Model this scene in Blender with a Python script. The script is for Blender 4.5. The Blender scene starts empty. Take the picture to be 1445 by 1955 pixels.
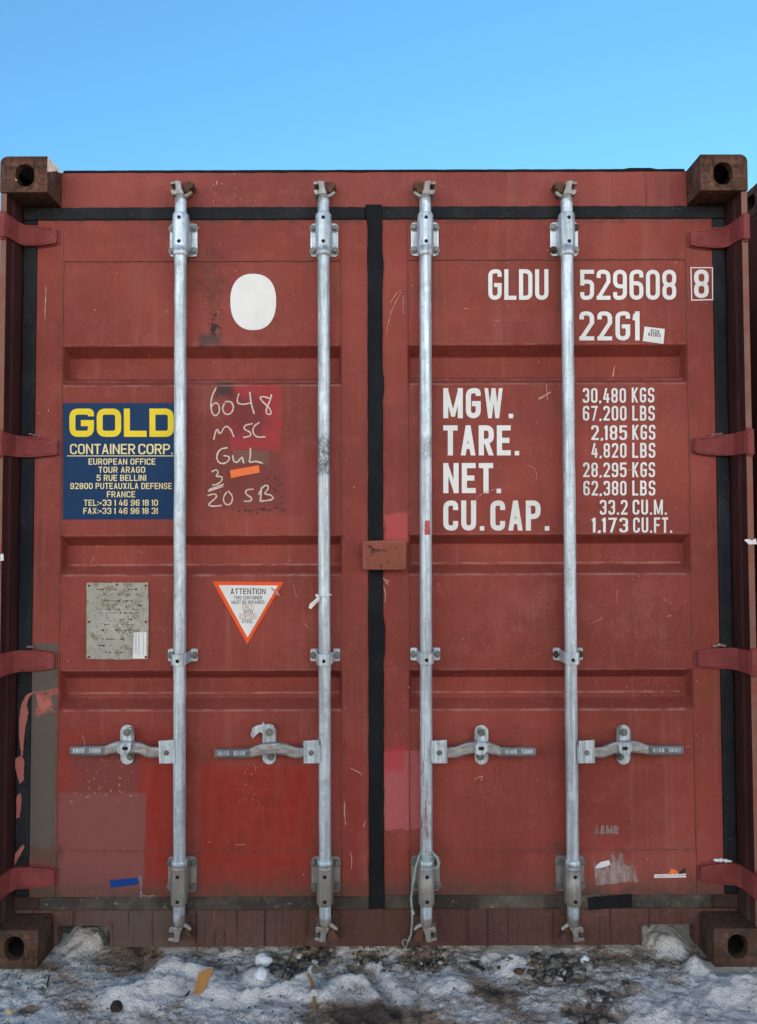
import bpy, bmesh, math, random
from mathutils import Matrix, Vector, noise as mnoise

random.seed(7)
sc = bpy.context.scene
col = sc.collection
R = math.radians

# ------------------------------------------------------------------ camera
F_PX, CAM_D, CAM_H, PITCH, ROLL, CAM_X = 1430.0, 2.3912, 1.3479, 0.03487, 0.00282, 0.0118
cam_d = bpy.data.cameras.new('camera')
cam = bpy.data.objects.new('camera', cam_d)
col.objects.link(cam)
cam_d.sensor_fit = 'VERTICAL'
cam_d.sensor_height = 24.0
cam_d.lens = 24.0 * F_PX / 1955.0
cam_d.clip_start, cam_d.clip_end = 0.05, 20000
cam.matrix_world = Matrix.Translation((CAM_X, -CAM_D, CAM_H)) @ Matrix.Rotation(math.pi / 2 + PITCH, 4, 'X') @ Matrix.Rotation(-ROLL, 4, 'Z')
sc.camera = cam

# ------------------------------------------------------------------ sky, sun, exposure
SUN_EL, SUN_AZ = R(27), R(20)          # azimuth measured from +y (behind the container) towards +x
world = bpy.data.worlds.new('World')
sc.world = world
world.use_nodes = True
wn = world.node_tree
sky = wn.nodes.new('ShaderNodeTexSky')
sky.sky_type = 'NISHITA'
sky.sun_disc = False
sky.sun_elevation = SUN_EL
sky.sun_rotation = SUN_AZ
sky.air_density = 1.0
sky.dust_density = 0.0
sky.ozone_density = 0.6
bg = wn.nodes['Background']
bg.inputs['Strength'].default_value = 0.046
tint = wn.nodes.new('ShaderNodeMix'); tint.data_type = 'RGBA'; tint.blend_type = 'MULTIPLY'
tint.inputs[0].default_value = 1.0
tint.inputs[7].default_value = (0.475, 0.87, 1.0, 1)
wn.links.new(sky.outputs[0], tint.inputs[6])
wn.links.new(tint.outputs[2], bg.inputs['Color'])
sun_d = bpy.data.lights.new('sun', 'SUN')
sun_d.energy = 3.3
sun_d.angle = R(0.5)
sun_d.color = (1.0, 0.98, 0.945)
sun = bpy.data.objects.new('sun', sun_d)
col.objects.link(sun)
sdir = Vector((math.sin(SUN_AZ) * math.cos(SUN_EL), math.cos(SUN_AZ) * math.cos(SUN_EL), math.sin(SUN_EL)))
sun.rotation_euler = (-sdir).to_track_quat('-Z', 'Y').to_euler()
sc.view_settings.view_transform = 'Standard'
sc.view_settings.look = 'None'
sc.view_settings.gamma = 1
sc.view_settings.exposure = 2.2
sc.render.engine = 'CYCLES'

# ------------------------------------------------------------------ measuring helpers: photo pixel -> point on a plane of the place
def ray(px, py):
    u2, v2 = px - 722.5, 977.5 - py
    u = u2 * math.cos(ROLL) + v2 * math.sin(ROLL)
    v = -u2 * math.sin(ROLL) + v2 * math.cos(ROLL)
    return u / F_PX, math.cos(PITCH) - v / F_PX * math.sin(PITCH), math.sin(PITCH) + v / F_PX * math.cos(PITCH)
def U(px, py, y):
    a, b, c = ray(px, py); t = (y + CAM_D) / b
    return CAM_X + a * t, CAM_H + c * t
def G(px, py, z=0.0):
    a, b, c = ray(px, py); t = (z - CAM_H) / c
    return CAM_X + a * t, -CAM_D + b * t

# ------------------------------------------------------------------ node helpers
class NB:
    def __init__(s, name):
        s.m = bpy.data.materials.new(name); s.m.use_nodes = True
        s.t = s.m.node_tree; s.b = s.t.nodes['Principled BSDF']
        s.tc = s.t.nodes.new('ShaderNodeTexCoord').outputs['Object']
        s._xyz = None
    def lk(s, a, sock):
        if isinstance(a, (int, float)): sock.default_value = a
        elif isinstance(a, (tuple, list)): sock.default_value = (*a, 1) if len(a) == 3 and sock.type == 'RGBA' else a
        else: s.t.links.new(a, sock)
    def xyz(s):
        if s._xyz is None:
            n = s.t.nodes.new('ShaderNodeSeparateXYZ'); s.lk(s.tc, n.inputs[0]); s._xyz = n.outputs
        return s._xyz
    def scl(s, v):
        n = s.t.nodes.new('ShaderNodeMapping'); s.lk(s.tc, n.inputs[0]); n.inputs['Scale'].default_value = v
        return n.outputs[0]
    def noise(s, scale, detail=4, rough=.55, stretch=None, dist=0):
        n = s.t.nodes.new('ShaderNodeTexNoise')
        s.lk(s.scl(stretch) if stretch else s.tc, n.inputs['Vector'])
        n.inputs['Scale'].default_value = scale; n.inputs['Detail'].default_value = detail
        n.inputs['Roughness'].default_value = rough; n.inputs['Distortion'].default_value = dist
        return n.outputs['Fac']
    def vor(s, scale, stretch=None, feat='F1'):
        n = s.t.nodes.new('ShaderNodeTexVoronoi'); n.feature = feat
        s.lk(s.scl(stretch) if stretch else s.tc, n.inputs['Vector']); n.inputs['Scale'].default_value = scale
        return n.outputs[0]
    def math(s, op, a, b=0.0, c=None, clamp=False):
        n = s.t.nodes.new('ShaderNodeMath'); n.operation = op; n.use_clamp = clamp
        s.lk(a, n.inputs[0]); s.lk(b, n.inputs[1])
        if c is not None: s.lk(c, n.inputs[2])
        return n.outputs[0]
    def rng(s, v, a, b, lo=0.0, hi=1.0):
        n = s.t.nodes.new('ShaderNodeMapRange'); n.interpolation_type = 'SMOOTHSTEP'
        s.lk(v, n.inputs[0]); n.inputs[1].default_value = a; n.inputs[2].default_value = b
        n.inputs[3].default_value = lo; n.inputs[4].default_value = hi
        return n.outputs[0]
    def mix(s, f, a, b, mode='MIX'):
        n = s.t.nodes.new('ShaderNodeMix'); n.data_type = 'RGBA'; n.blend_type = mode
        s.lk(f, n.inputs[0]); s.lk(a, n.inputs[6]); s.lk(b, n.inputs[7])
        return n.outputs[2]
    def rect(s, x0, x1, z0, z1, soft=.01, wob=.02, wscale=14):
        """mask of a painted rectangle (object x/z), edges roughened"""
        X, _, Z = s.xyz()
        n = s.math('MULTIPLY', s.math('SUBTRACT', s.noise(wscale, 5, .65), .5), wob * 4)
        dx = s.math('SUBTRACT', s.math('ABSOLUTE', s.math('SUBTRACT', X, (x0 + x1) / 2)), abs(x1 - x0) / 2)
        dz = s.math('SUBTRACT', s.math('ABSOLUTE', s.math('SUBTRACT', Z, (z0 + z1) / 2)), abs(z1 - z0) / 2)
        d = s.math('ADD', s.math('MAXIMUM', dx, dz), n)
        return s.rng(d, -soft, soft, 1, 0)
    def pxrect(s, a, b, c, d, y, **k):
        x0, z1 = U(a, b, y); x1, z0 = U(c, d, y)
        return s.rect(x0, x1, z0, z1, **k)
    def bump(s, h, strength=.3, dist=.01):
        n = s.t.nodes.new('ShaderNodeBump'); s.lk(h, n.inputs['Height'])
        n.inputs['Strength'].default_value = strength; n.inputs['Distance'].default_value = dist
        s.t.links.new(n.outputs[0], s.b.inputs['Normal'])
    def out(s, colr, rough=.6, metal=0.0, spec=.5):
        s.lk(colr, s.b.inputs['Base Color']); s.lk(rough, s.b.inputs['Roughness']); s.lk(metal, s.b.inputs['Metallic'])
        s.b.inputs['Specular IOR Level'].default_value = spec
        return s.m

YD = 0.100                                  # outer face of the doors (corner castings end at y = 0)
YH = 0.103                                  # face of header and sill

PAINT = (.258, .052, .039)
def paint_base(n, base=PAINT, grime=.5):
    big = n.noise(1.6, 5, .6)
    c = n.mix(n.rng(big, .3, .7), tuple(v * .76 for v in base), tuple(v * 1.16 for v in base))
    big2 = n.noise(.9, 6, .7, (1, 1, 2.2))
    c = n.mix(n.math('MULTIPLY', n.rng(big2, .46, .66), .5), c, (base[0] * .78, base[1] * .86, base[2] * .92))
    fade = n.noise(2.3, 7, .72)
    c = n.mix(n.math('MULTIPLY', n.rng(fade, .54, .72), .35), c, (.33, .125, .105))
    st = n.noise(1, 6, .7, (26, 26, 1.1))
    c = n.mix(n.math('MULTIPLY', n.rng(st, .52, .8), .38), c, (.32, .155, .13))
    st2 = n.noise(1, 5, .65, (9, 9, .9))
    c = n.mix(n.math('MULTIPLY', n.rng(st2, .50, .72), .30), c, tuple(v * .62 for v in base))
    mott = n.noise(17, 6, .72)
    c = n.mix(n.math('MULTIPLY', n.rng(mott, .50, .70), .28), c, tuple(v * 1.3 + .025 for v in base))
    fine = n.noise(160, 3, .7)
    c = n.mix(n.math('MULTIPLY', n.rng(fine, .45, .85), .35), c, (.33, .13, .105))
    dirt = n.noise(5, 8, .72)
    c = n.mix(n.math('MULTIPLY', n.rng(dirt, .55, .85), grime), c, (.105, .055, .045))
    # chips: pale primer flecks and dark rust pits, gathered in loose clusters
    cl = n.rng(n.noise(4.3, 3, .6), .5, .68)
    fl = n.rng(n.noise(75, 2, .6), .70, .74)
    c = n.mix(n.math('MULTIPLY', n.math('MULTIPLY', fl, cl), .75), c, (.50, .27, .22))
    cl2 = n.rng(n.noise(3.1, 4, .6, (1, 1, 1.4)), .52, .66)
    pit = n.rng(n.noise(58, 3, .6, (1.3, 1, .8)), .69, .73)
    c = n.mix(n.math('MULTIPLY', n.math('MULTIPLY', pit, cl2), .8), c, (.055, .022, .014))
    # hairline scratches
    sc1 = n.noise(7, 2, .5, (9, 1, .9), 1.2)
    line = n.rng(n.math('ABSOLUTE', n.math('SUBTRACT', sc1, .5)), .0, .006, 1, 0)
    gate = n.rng(n.noise(2.4, 3, .5), .58, .66)
    c = n.mix(n.math('MULTIPLY', n.math('MULTIPLY', line, gate), .45), c, (.45, .24, .2))
    return c
def paint_bump(n):
    h = n.math('ADD', n.math('MULTIPLY', n.noise(95, 4, .65), .35), n.math('MULTIPLY', n.noise(7, 3, .5), 1.0))
    n.bump(h, .16, .012)

def mat_door():
    n = NB('weathered_container_paint')
    c = paint_base(n)
    P = lambda *a, **k: n.pxrect(*a, YD, **k)
    def over(mask, colr, amt=1.0):
        nonlocal c
        c = n.mix(n.math('MULTIPLY', mask, amt), c, colr)
    tone = n.noise(30, 5, .7)
    red = n.mix(n.rng(n.noise(1, 5, .7, (30, 30, 5)), .3, .75), n.mix(n.rng(tone, .3, .75), (.245, .020, .012), (.31, .034, .022)), (.27, .045, .032))
    # repainted areas of the left door
    over(P(113, 1392, 334, 1720, soft=.022, wob=.012), red, .55)
    over(P(143, 1425, 262, 1520, soft=.03, wob=.05, wscale=7), (.175, .055, .05), .8)
    over(P(268, 1462, 330, 1716, soft=.020, wob=.012), red, .95)
    over(P(108, 1515, 276, 1722, soft=.006, wob=.006), n.mix(tone, (.20, .065, .062), (.25, .085, .08)), .92)
    over(P(383, 1463, 597, 1716, soft=.022, wob=.010, wscale=9), red, 1)
    over(n.math('MULTIPLY', P(400, 1480, 590, 1700, soft=.05, wob=.05, wscale=6), n.rng(n.noise(8, 6, .75), .45, .65)), (.20, .03, .022), .6)
    over(P(655, 1415, 701, 1722, soft=.035, wob=.05), (.215, .030, .026), .55)
    over(P(437, 733, 534, 862, soft=.004, wob=.016), (.34, .040, .045), .95)
    over(P(400, 860, 546, 975, soft=.02, wob=.04, wscale=9), (.165, .048, .04), .6)
    over(P(546, 880, 585, 985, soft=.02, wob=.03), (.25, .04, .045), .6)
    over(P(733, 1434, 803, 1583, soft=.002, wob=.010, wscale=40), n.mix(tone, (.36, .082, .088), (.44, .12, .125)), .95)
    over(P(733, 1430, 772, 1475, soft=.012, wob=.02), (.40, .045, .05), .75)
    over(P(733, 982, 779, 1031, soft=.008, wob=.02), (.44, .078, .078), 1)
    over(P(56, 1228, 105, 1640, soft=.004, wob=.003), n.mix(tone, (.085, .085, .07), (.13, .115, .095)), .95)
    over(P(74, 1320, 100, 1358, soft=.01, wob=.05, wscale=30), (.40, .11, .09), .9)
    over(P(56, 1620, 116, 1740, soft=.02, wob=.03), n.mix(tone, (.16, .06, .045), (.085, .065, .05)), .9)
    # black scuff and spray marks
    n1 = n.noise(130, 4, .8)
    m = n.math('MULTIPLY', P(385, 470, 420, 652, soft=.03, wob=.06, wscale=8), n.rng(n1, .42, .62))
    over(m, (.04, .034, .03), .6)
    over(P(399, 598, 411, 640, soft=.003, wob=.02, wscale=30), (.022, .02, .02), .95)
    over(P(389, 640, 420, 656, soft=.016, wob=.03), (.06, .05, .048), .75)
    over(P(418, 728, 446, 752, soft=.02, wob=.03), (.045, .035, .033), .85)
    over(P(440, 752, 500, 830, soft=.035, wob=.06, wscale=10), (.07, .035, .035), .55)
    over(n.math('MULTIPLY', P(445, 970, 545, 976, soft=.003, wob=.015, wscale=50), n.rng(n.noise(90, 2), .45, .6)), (.045, .025, .022), .8)
    over(n.math('MULTIPLY', P(505, 905, 545, 960, soft=.01, wob=.03), n.rng(n.noise(110, 3), .55, .62)), (.045, .025, .022), .8)
    # rust bleeding below the third right hinge, dirt below handles
    over(n.math('MULTIPLY', P(1328, 1285, 1376, 1345, soft=.03, wob=.05), n.rng(n1, .42, .6)), (.20, .075, .03), .8)
    over(n.math('MULTIPLY', P(145, 1450, 250, 1520, soft=.03, wob=.05), n.rng(n.noise(75, 3, .7), .60, .66)), (.50, .31, .28), .8)
    over(n.math('MULTIPLY', P(455, 1455, 500, 1540, soft=.03, wob=.05), n.rng(n.noise(60, 3, .7, (3, 1, 1)), .60, .66)), (.52, .27, .23), .7)
    over(n.math('MULTIPLY', P(905, 1465, 960, 1520, soft=.03, wob=.05), n.rng(n.noise(60, 3, .7, (3, 1, 1)), .56, .64)), (.09, .04, .03), .7)
    over(n.math('MULTIPLY', P(1230, 1320, 1312, 1352, soft=.015, wob=.02), n.rng(n.noise(80, 3, .7), .58, .64)), (.05, .018, .014), .85)
    # road dirt rising from the bottom rail
    X, Y, Z = n.xyz()
    zb = U(722, 1715, YD)[1]
    low = n.rng(n.math('ADD', Z, n.math('MULTIPLY', n.noise(9, 6, .7), .12)), zb + .05, zb + .19, 1, 0)
    over(low, (.10, .068, .052), .55)
    ridge_hl = n.rng(n.noise(1, 6, .75, (14, 14, 60)), .36, .60)  # pale lines on the recess ridges: edge highlight painted in, broken up like wear
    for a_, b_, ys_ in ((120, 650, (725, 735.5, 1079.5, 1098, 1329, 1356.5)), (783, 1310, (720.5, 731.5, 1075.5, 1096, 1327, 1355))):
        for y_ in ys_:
            over(n.math('MULTIPLY', P(a_, y_ - 1.2, b_, y_ + 1.2, soft=.0022, wob=.0006), ridge_hl), (.46, .24, .20), .55)
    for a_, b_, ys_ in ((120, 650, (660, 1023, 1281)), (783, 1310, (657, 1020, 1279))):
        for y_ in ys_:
            over(n.math('MULTIPLY', P(a_, y_ - 1.5, b_, y_ + .5, soft=.002, wob=.0006), ridge_hl), (.40, .18, .15), .35)
    # rust and grime bleeding from the weld seams and the rod bolts
    sn = n.rng(n.noise(21, 6, .75), .48, .62); vs_ = n.rng(n.noise(1, 5, .7, (55, 55, 2.5)), .47, .62)
    for q in ((112, 495, 655, 503), (779, 492, 1320, 500), (112, 1622, 655, 1630), (779, 1620, 1328, 1628)):
        over(n.math('MULTIPLY', P(*q, soft=.006, wob=.004), sn), (.085, .034, .022), .4)
    for q in ((112, 503, 655, 560), (779, 500, 1320, 560)):
        over(n.math('MULTIPLY', P(*q, soft=.04, wob=.03), vs_), (.19, .07, .045), .38)
    for q in ((111, 500, 117, 1640), (650, 500, 656, 1640), (776, 500, 782, 1640), (1313, 500, 1328, 1640)):
        over(n.math('MULTIPLY', P(*q, soft=.004, wob=.006), sn), (.08, .032, .022), .3)
    for xx in (352, 618, 812, 1076):
        over(n.math('MULTIPLY', P(xx - 26, 492, xx + 26, 600, soft=.02, wob=.03), vs_), (.15, .055, .032), .55)
        over(n.math('MULTIPLY', P(xx - 26, 1268, xx + 26, 1330, soft=.015, wob=.02), vs_), (.12, .05, .035), .5)
        over(n.math('MULTIPLY', P(xx - 30, 1600, xx + 30, 1725, soft=.02, wob=.03), n.rng(n.noise(14, 6, .75), .42, .62)), (.095, .055, .042), .6)
    bg_ = n.rng(n.noise(20, 7, .75), .40, .62)
    over(n.math('MULTIPLY', P(60, 1694, 1380, 1722, soft=.02, wob=.02), bg_), (.075, .056, .045), .75)
    over(n.math('MULTIPLY', P(60, 412, 1380, 424, soft=.008, wob=.008), bg_), (.07, .045, .038), .7)
    for q in ((118, 722, 652, 738), (780, 718, 1318, 734), (114, 1080, 655, 1100), (780, 1076, 1325, 1098), (114, 1330, 655, 1358), (780, 1328, 1328, 1356)):
        over(n.math('MULTIPLY', P(*q, soft=.008, wob=.01), n.rng(n.noise(26, 6, .75), .44, .64)), (.145, .060, .048), .22)
    paint_bump(n)
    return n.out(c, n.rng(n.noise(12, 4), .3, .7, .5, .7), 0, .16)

def mat_frame():
    n = NB('weathered_frame_paint')
    c = paint_base(n, (.265, .056, .044), .7)
    X, Y, Z = n.xyz()
    rust = n.rng(n.noise(9, 8, .75), .52, .70)
    side = n.rng(n.math('ABSOLUTE', X), .95, 1.10)
    c = n.mix(n.math('MULTIPLY', rust, n.math('MULTIPLY_ADD', side, .6, .12)), c, (.13, .052, .028))
    fl_ = n.math('MULTIPLY', n.rng(n.math('ABSOLUTE', X), 1.188, 1.194), n.rng(n.noise(5, 7, .75), .32, .55))
    c = n.mix(n.math('MULTIPLY', fl_, .85), c, n.mix(n.noise(11, 5, .7), (.13, .06, .035), (.30, .17, .125)))
    dr = n.noise(1, 4, .6, (40, 40, .6))
    c = n.mix(n.math('MULTIPLY', n.rng(dr, .6, .75), n.math('MULTIPLY', n.rng(n.math('ABSOLUTE', n.math('SUBTRACT', X, .97)), .05, .2, 1, 0), n.rng(Z, 2.3, 2.4))), c, (.12, .045, .025))
    c = n.mix(n.math('MULTIPLY', n.rng(n.math('ADD', Z, n.math('MULTIPLY', n.noise(8, 6, .7), .3)), .45, .22), .85), c, n.mix(n.noise(30, 5), (.13, .10, .078), (.07, .05, .036)))
    fl = n.math('MULTIPLY', n.rng(n.noise(60, 3, .6, (2.2, 1, .8)), .66, .70), n.rng(n.math('ABSOLUTE', n.math('ADD', X, .52)), .0, .2, 1, 0))
    c = n.mix(n.math('MULTIPLY', fl, n.rng(Z, 2.3, 2.4)), c, (.55, .42, .34))
    paint_bump(n)
    return n.out(c, .6, 0, .2)

def mat_sill():
    n = NB('grimy_sill_paint')
    c = paint_base(n, (.088, .034, .028), .8)
    dust = n.rng(n.noise(3, 7, .7), .3, .65)
    X, Y, Z = n.xyz()
    mud = n.rng(n.math('ADD', X, n.math('MULTIPLY', n.noise(3, 5, .6), .6)), -.45, .35, 1, .3)
    c = n.mix(n.math('MULTIPLY', n.math('MULTIPLY', dust, mud), .85), c, (.115, .088, .070))
    gate = n.rng(n.noise(3.6, 2, .5, (1, 1, .02)), .40, .50)
    drip = n.math('MULTIPLY', n.rng(n.noise(1, 4, .6, (62, 1, 1.6)), .55, .62), n.rng(n.math('ADD', Z, n.math('MULTIPLY', n.noise(1, 3, .6, (40, 1, 1)), .12)), .05, .09))
    c = n.mix(n.math('MULTIPLY', n.math('MULTIPLY', drip, gate), .85), c, (.030, .014, .013))
    rust = n.rng(n.noise(12, 7, .75), .50, .64)
    c = n.mix(n.math('MULTIPLY', rust, .8), c, (.095, .036, .019))
    lip = n.rng(n.math('ADD', Z, n.math('MULTIPLY', n.noise(16, 5, .7), .03)), .012, .03, 1, 0)
    c = n.mix(n.math('MULTIPLY', lip, .7), c, (.085, .052, .032))
    n.bump(n.noise(60, 6, .7), .3, .01)
    return n.out(c, .8, 0, .3)

def mat_cast(name, a, b, d, dust=0.0):
    n = NB(name)
    r = n.noise(14, 8, .75)
    c = n.mix(n.rng(r, .40, .60), a, b)
    c = n.mix(n.math('MULTIPLY', n.rng(n.noise(33, 6, .75), .48, .60), .85), c, d)
    c = n.mix(n.math('MULTIPLY', n.rng(n.noise(70, 4, .7), .63, .70), .6), c, (.30, .19, .13))
    c = n.mix(n.math('MULTIPLY', n.rng(n.noise(7, 4, .7), .56, .62), .55), c, (.24, .085, .07))
    if dust:
        c = n.mix(n.math('MULTIPLY', n.rng(n.noise(9, 7, .7), .35, .7), dust), c, (.15, .125, .105))
    h = n.math('ADD', n.noise(45, 7, .72), n.math('MULTIPLY', n.noise(9, 3), .6))
    n.bump(h, .55, .012)
    return n.out(c, .85, 0, .25)

def mat_hinge():
    n = NB('hinge_paint')
    c = n.mix(n.rng(n.noise(11, 6, .7), .3, .7), (.18, .033, .032), (.255, .057, .053))
    Z = n.xyz()[2]
    r = n.rng(n.noise(16, 7, .75), .55, .68)
    c = n.mix(n.math('MULTIPLY', r, n.rng(Z, 1.6, .3, .15, .75)), c, (.12, .05, .03))
    c = n.mix(n.math('MULTIPLY', n.rng(n.noise(60, 4, .7), .62, .7), .5), c, (.40, .20, .18))
    n.bump(n.math('ADD', n.noise(50, 6, .7), n.noise(12, 3)), .4, .01)
    return n.out(c, .65, 0, .25)
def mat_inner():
    n = NB('shaded_channel_paint')
    c = n.mix(n.rng(n.noise(2.5, 6, .7, (4, 4, 1)), .3, .7), (.028, .010, .011), (.060, .018, .017))  # dark maroon paint, deepened further to hold the shade of the channel
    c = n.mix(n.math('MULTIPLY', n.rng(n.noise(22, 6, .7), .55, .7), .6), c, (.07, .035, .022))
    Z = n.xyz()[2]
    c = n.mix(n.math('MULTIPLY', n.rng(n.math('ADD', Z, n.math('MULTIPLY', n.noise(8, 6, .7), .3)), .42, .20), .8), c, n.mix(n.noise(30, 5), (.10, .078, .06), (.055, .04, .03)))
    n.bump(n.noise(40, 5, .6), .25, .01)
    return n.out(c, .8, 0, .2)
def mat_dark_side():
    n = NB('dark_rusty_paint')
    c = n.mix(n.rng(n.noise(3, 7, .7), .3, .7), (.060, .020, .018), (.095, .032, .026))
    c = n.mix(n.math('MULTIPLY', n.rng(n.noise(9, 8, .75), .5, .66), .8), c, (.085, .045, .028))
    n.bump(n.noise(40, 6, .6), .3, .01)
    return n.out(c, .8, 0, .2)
def mat_galv(name, base=(.60, .69, .75), dark=.5, rust=0.0, dust=0.0, st=(85, 85, 2.5)):
    n = NB(name)
    c = n.mix(n.rng(n.noise(1, 6, .75, st), .38, .66), tuple(v * .60 for v in base), tuple(v * 1.15 for v in base))
    c = n.mix(n.math('MULTIPLY', n.rng(n.noise(6, 8, .75), .48, .66), .6), c, tuple(v * .55 for v in base))
    c = n.mix(n.math('MULTIPLY', n.rng(n.noise(3.2, 6, .75, (3, 3, 1)), .50, .62), .65), c, tuple(v * 1.18 for v in base))
    c = n.mix(n.math('MULTIPLY', n.rng(n.noise(85, 5, .75), .52, .72), dark), c, (.17, .17, .165))
    sp = n.math('MULTIPLY', n.rng(n.noise(1, 3, .6, (120, 120, 14)), .66, .70), n.rng(n.noise(4, 3), .5, .62))
    c = n.mix(n.math('MULTIPLY', sp, .8), c, (.12, .11, .105))
    if name == 'galvanised_steel':
        R_ = lambda *a, **k: n.pxrect(*a, .037, **k)
        sc2 = n.rng(n.noise(95, 5, .8), .36, .60)
        c = n.mix(n.math('MULTIPLY', R_(604, 838, 636, 905, soft=.012, wob=.02), n.math('MULTIPLY', sc2, .9)), c, (.045, .042, .042))
        c = n.mix(n.math('MULTIPLY', R_(799, 835, 826, 872, soft=.012, wob=.02), n.math('MULTIPLY', sc2, .6)), c, (.14, .14, .14))
        c = n.mix(n.math('MULTIPLY', R_(602, 500, 632, 700, soft=.03, wob=.03), n.math('MULTIPLY', n.rng(n.noise(1, 4, .7, (160, 160, 5)), .5, .62), .5)), c, (.16, .17, .18))
        rd = n.rng(n.noise(1, 4, .7, (90, 90, 12)), .50, .56)
        c = n.mix(n.math('MULTIPLY', R_(802, 1448, 816, 1625, soft=.01, wob=.02), n.math('MULTIPLY', rd, .85)), c, (.36, .10, .095))
        c = n.mix(R_(812, 994, 820, 1020, soft=.001, wob=.006), c, (.42, .075, .08))
    if rust: c = n.mix(n.math('MULTIPLY', n.rng(n.noise(24, 6, .7), .5, .66), rust), c, (.24, .13, .06))
    if dust:
        Z = n.xyz()[2]
        c = n.mix(n.math('MULTIPLY', n.rng(n.noise(20, 7, .75), .3, .6), dust), c, (.25, .225, .195))
    n.bump(n.noise(110, 5, .7), .22, .006)
    return n.out(c, n.rng(n.noise(30, 4), .3, .7, .36, .58), .5, .5)

def mat_rubber(name, base=(.014, .016, .019), dust=(.050, .054, .058), amt=.55):
    n = NB(name)
    c = n.mix(n.math('MULTIPLY', n.rng(n.noise(5, 7, .7), .4, .75), amt), base, dust)
    c = n.mix(n.math('MULTIPLY', n.rng(n.noise(60, 4, .7), .6, .72), amt), c, tuple(v * 1.8 for v in dust))
    n.bump(n.noise(40, 5, .6), .25, .008)
    return n.out(c, .75, 0, .12)

def mat_decal(name, base, wear=.3, under=(.25, .075, .06), grain=60, rough=.5):
    n = NB(name)
    c = n.mix(n.rng(n.noise(6, 5, .65), .3, .8), base, tuple(v * .86 for v in base))
    c = n.mix(n.math('MULTIPLY', n.rng(n.noise(grain, 5, .75), .66, .72), wear), c, under)
    c = n.mix(n.math('MULTIPLY', n.rng(n.noise(1, 5, .7, (38, 38, 3)), .55, .78), .22), c, tuple(v * .55 + .03 for v in base))
    c = n.mix(n.math('MULTIPLY', n.rng(n.noise(150, 3, .7), .66, .72), min(1, wear * .8)), c, under)
    n.bump(n.noise(95, 4, .65), .10, .006)
    return n.out(c, rough, 0, .18)

def mat_plain(name, base, rough=.6, var=.25, scale=30, metal=0.0, bumpy=0.0):
    n = NB(name)
    c = n.mix(n.noise(scale, 5, .65), tuple(v * (1 - var) for v in base), tuple(v * (1 + var) for v in base))
    if bumpy: n.bump(n.noise(scale * 2, 5, .65), bumpy, .01)
    return n.out(c, rough, metal, .35)

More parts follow.
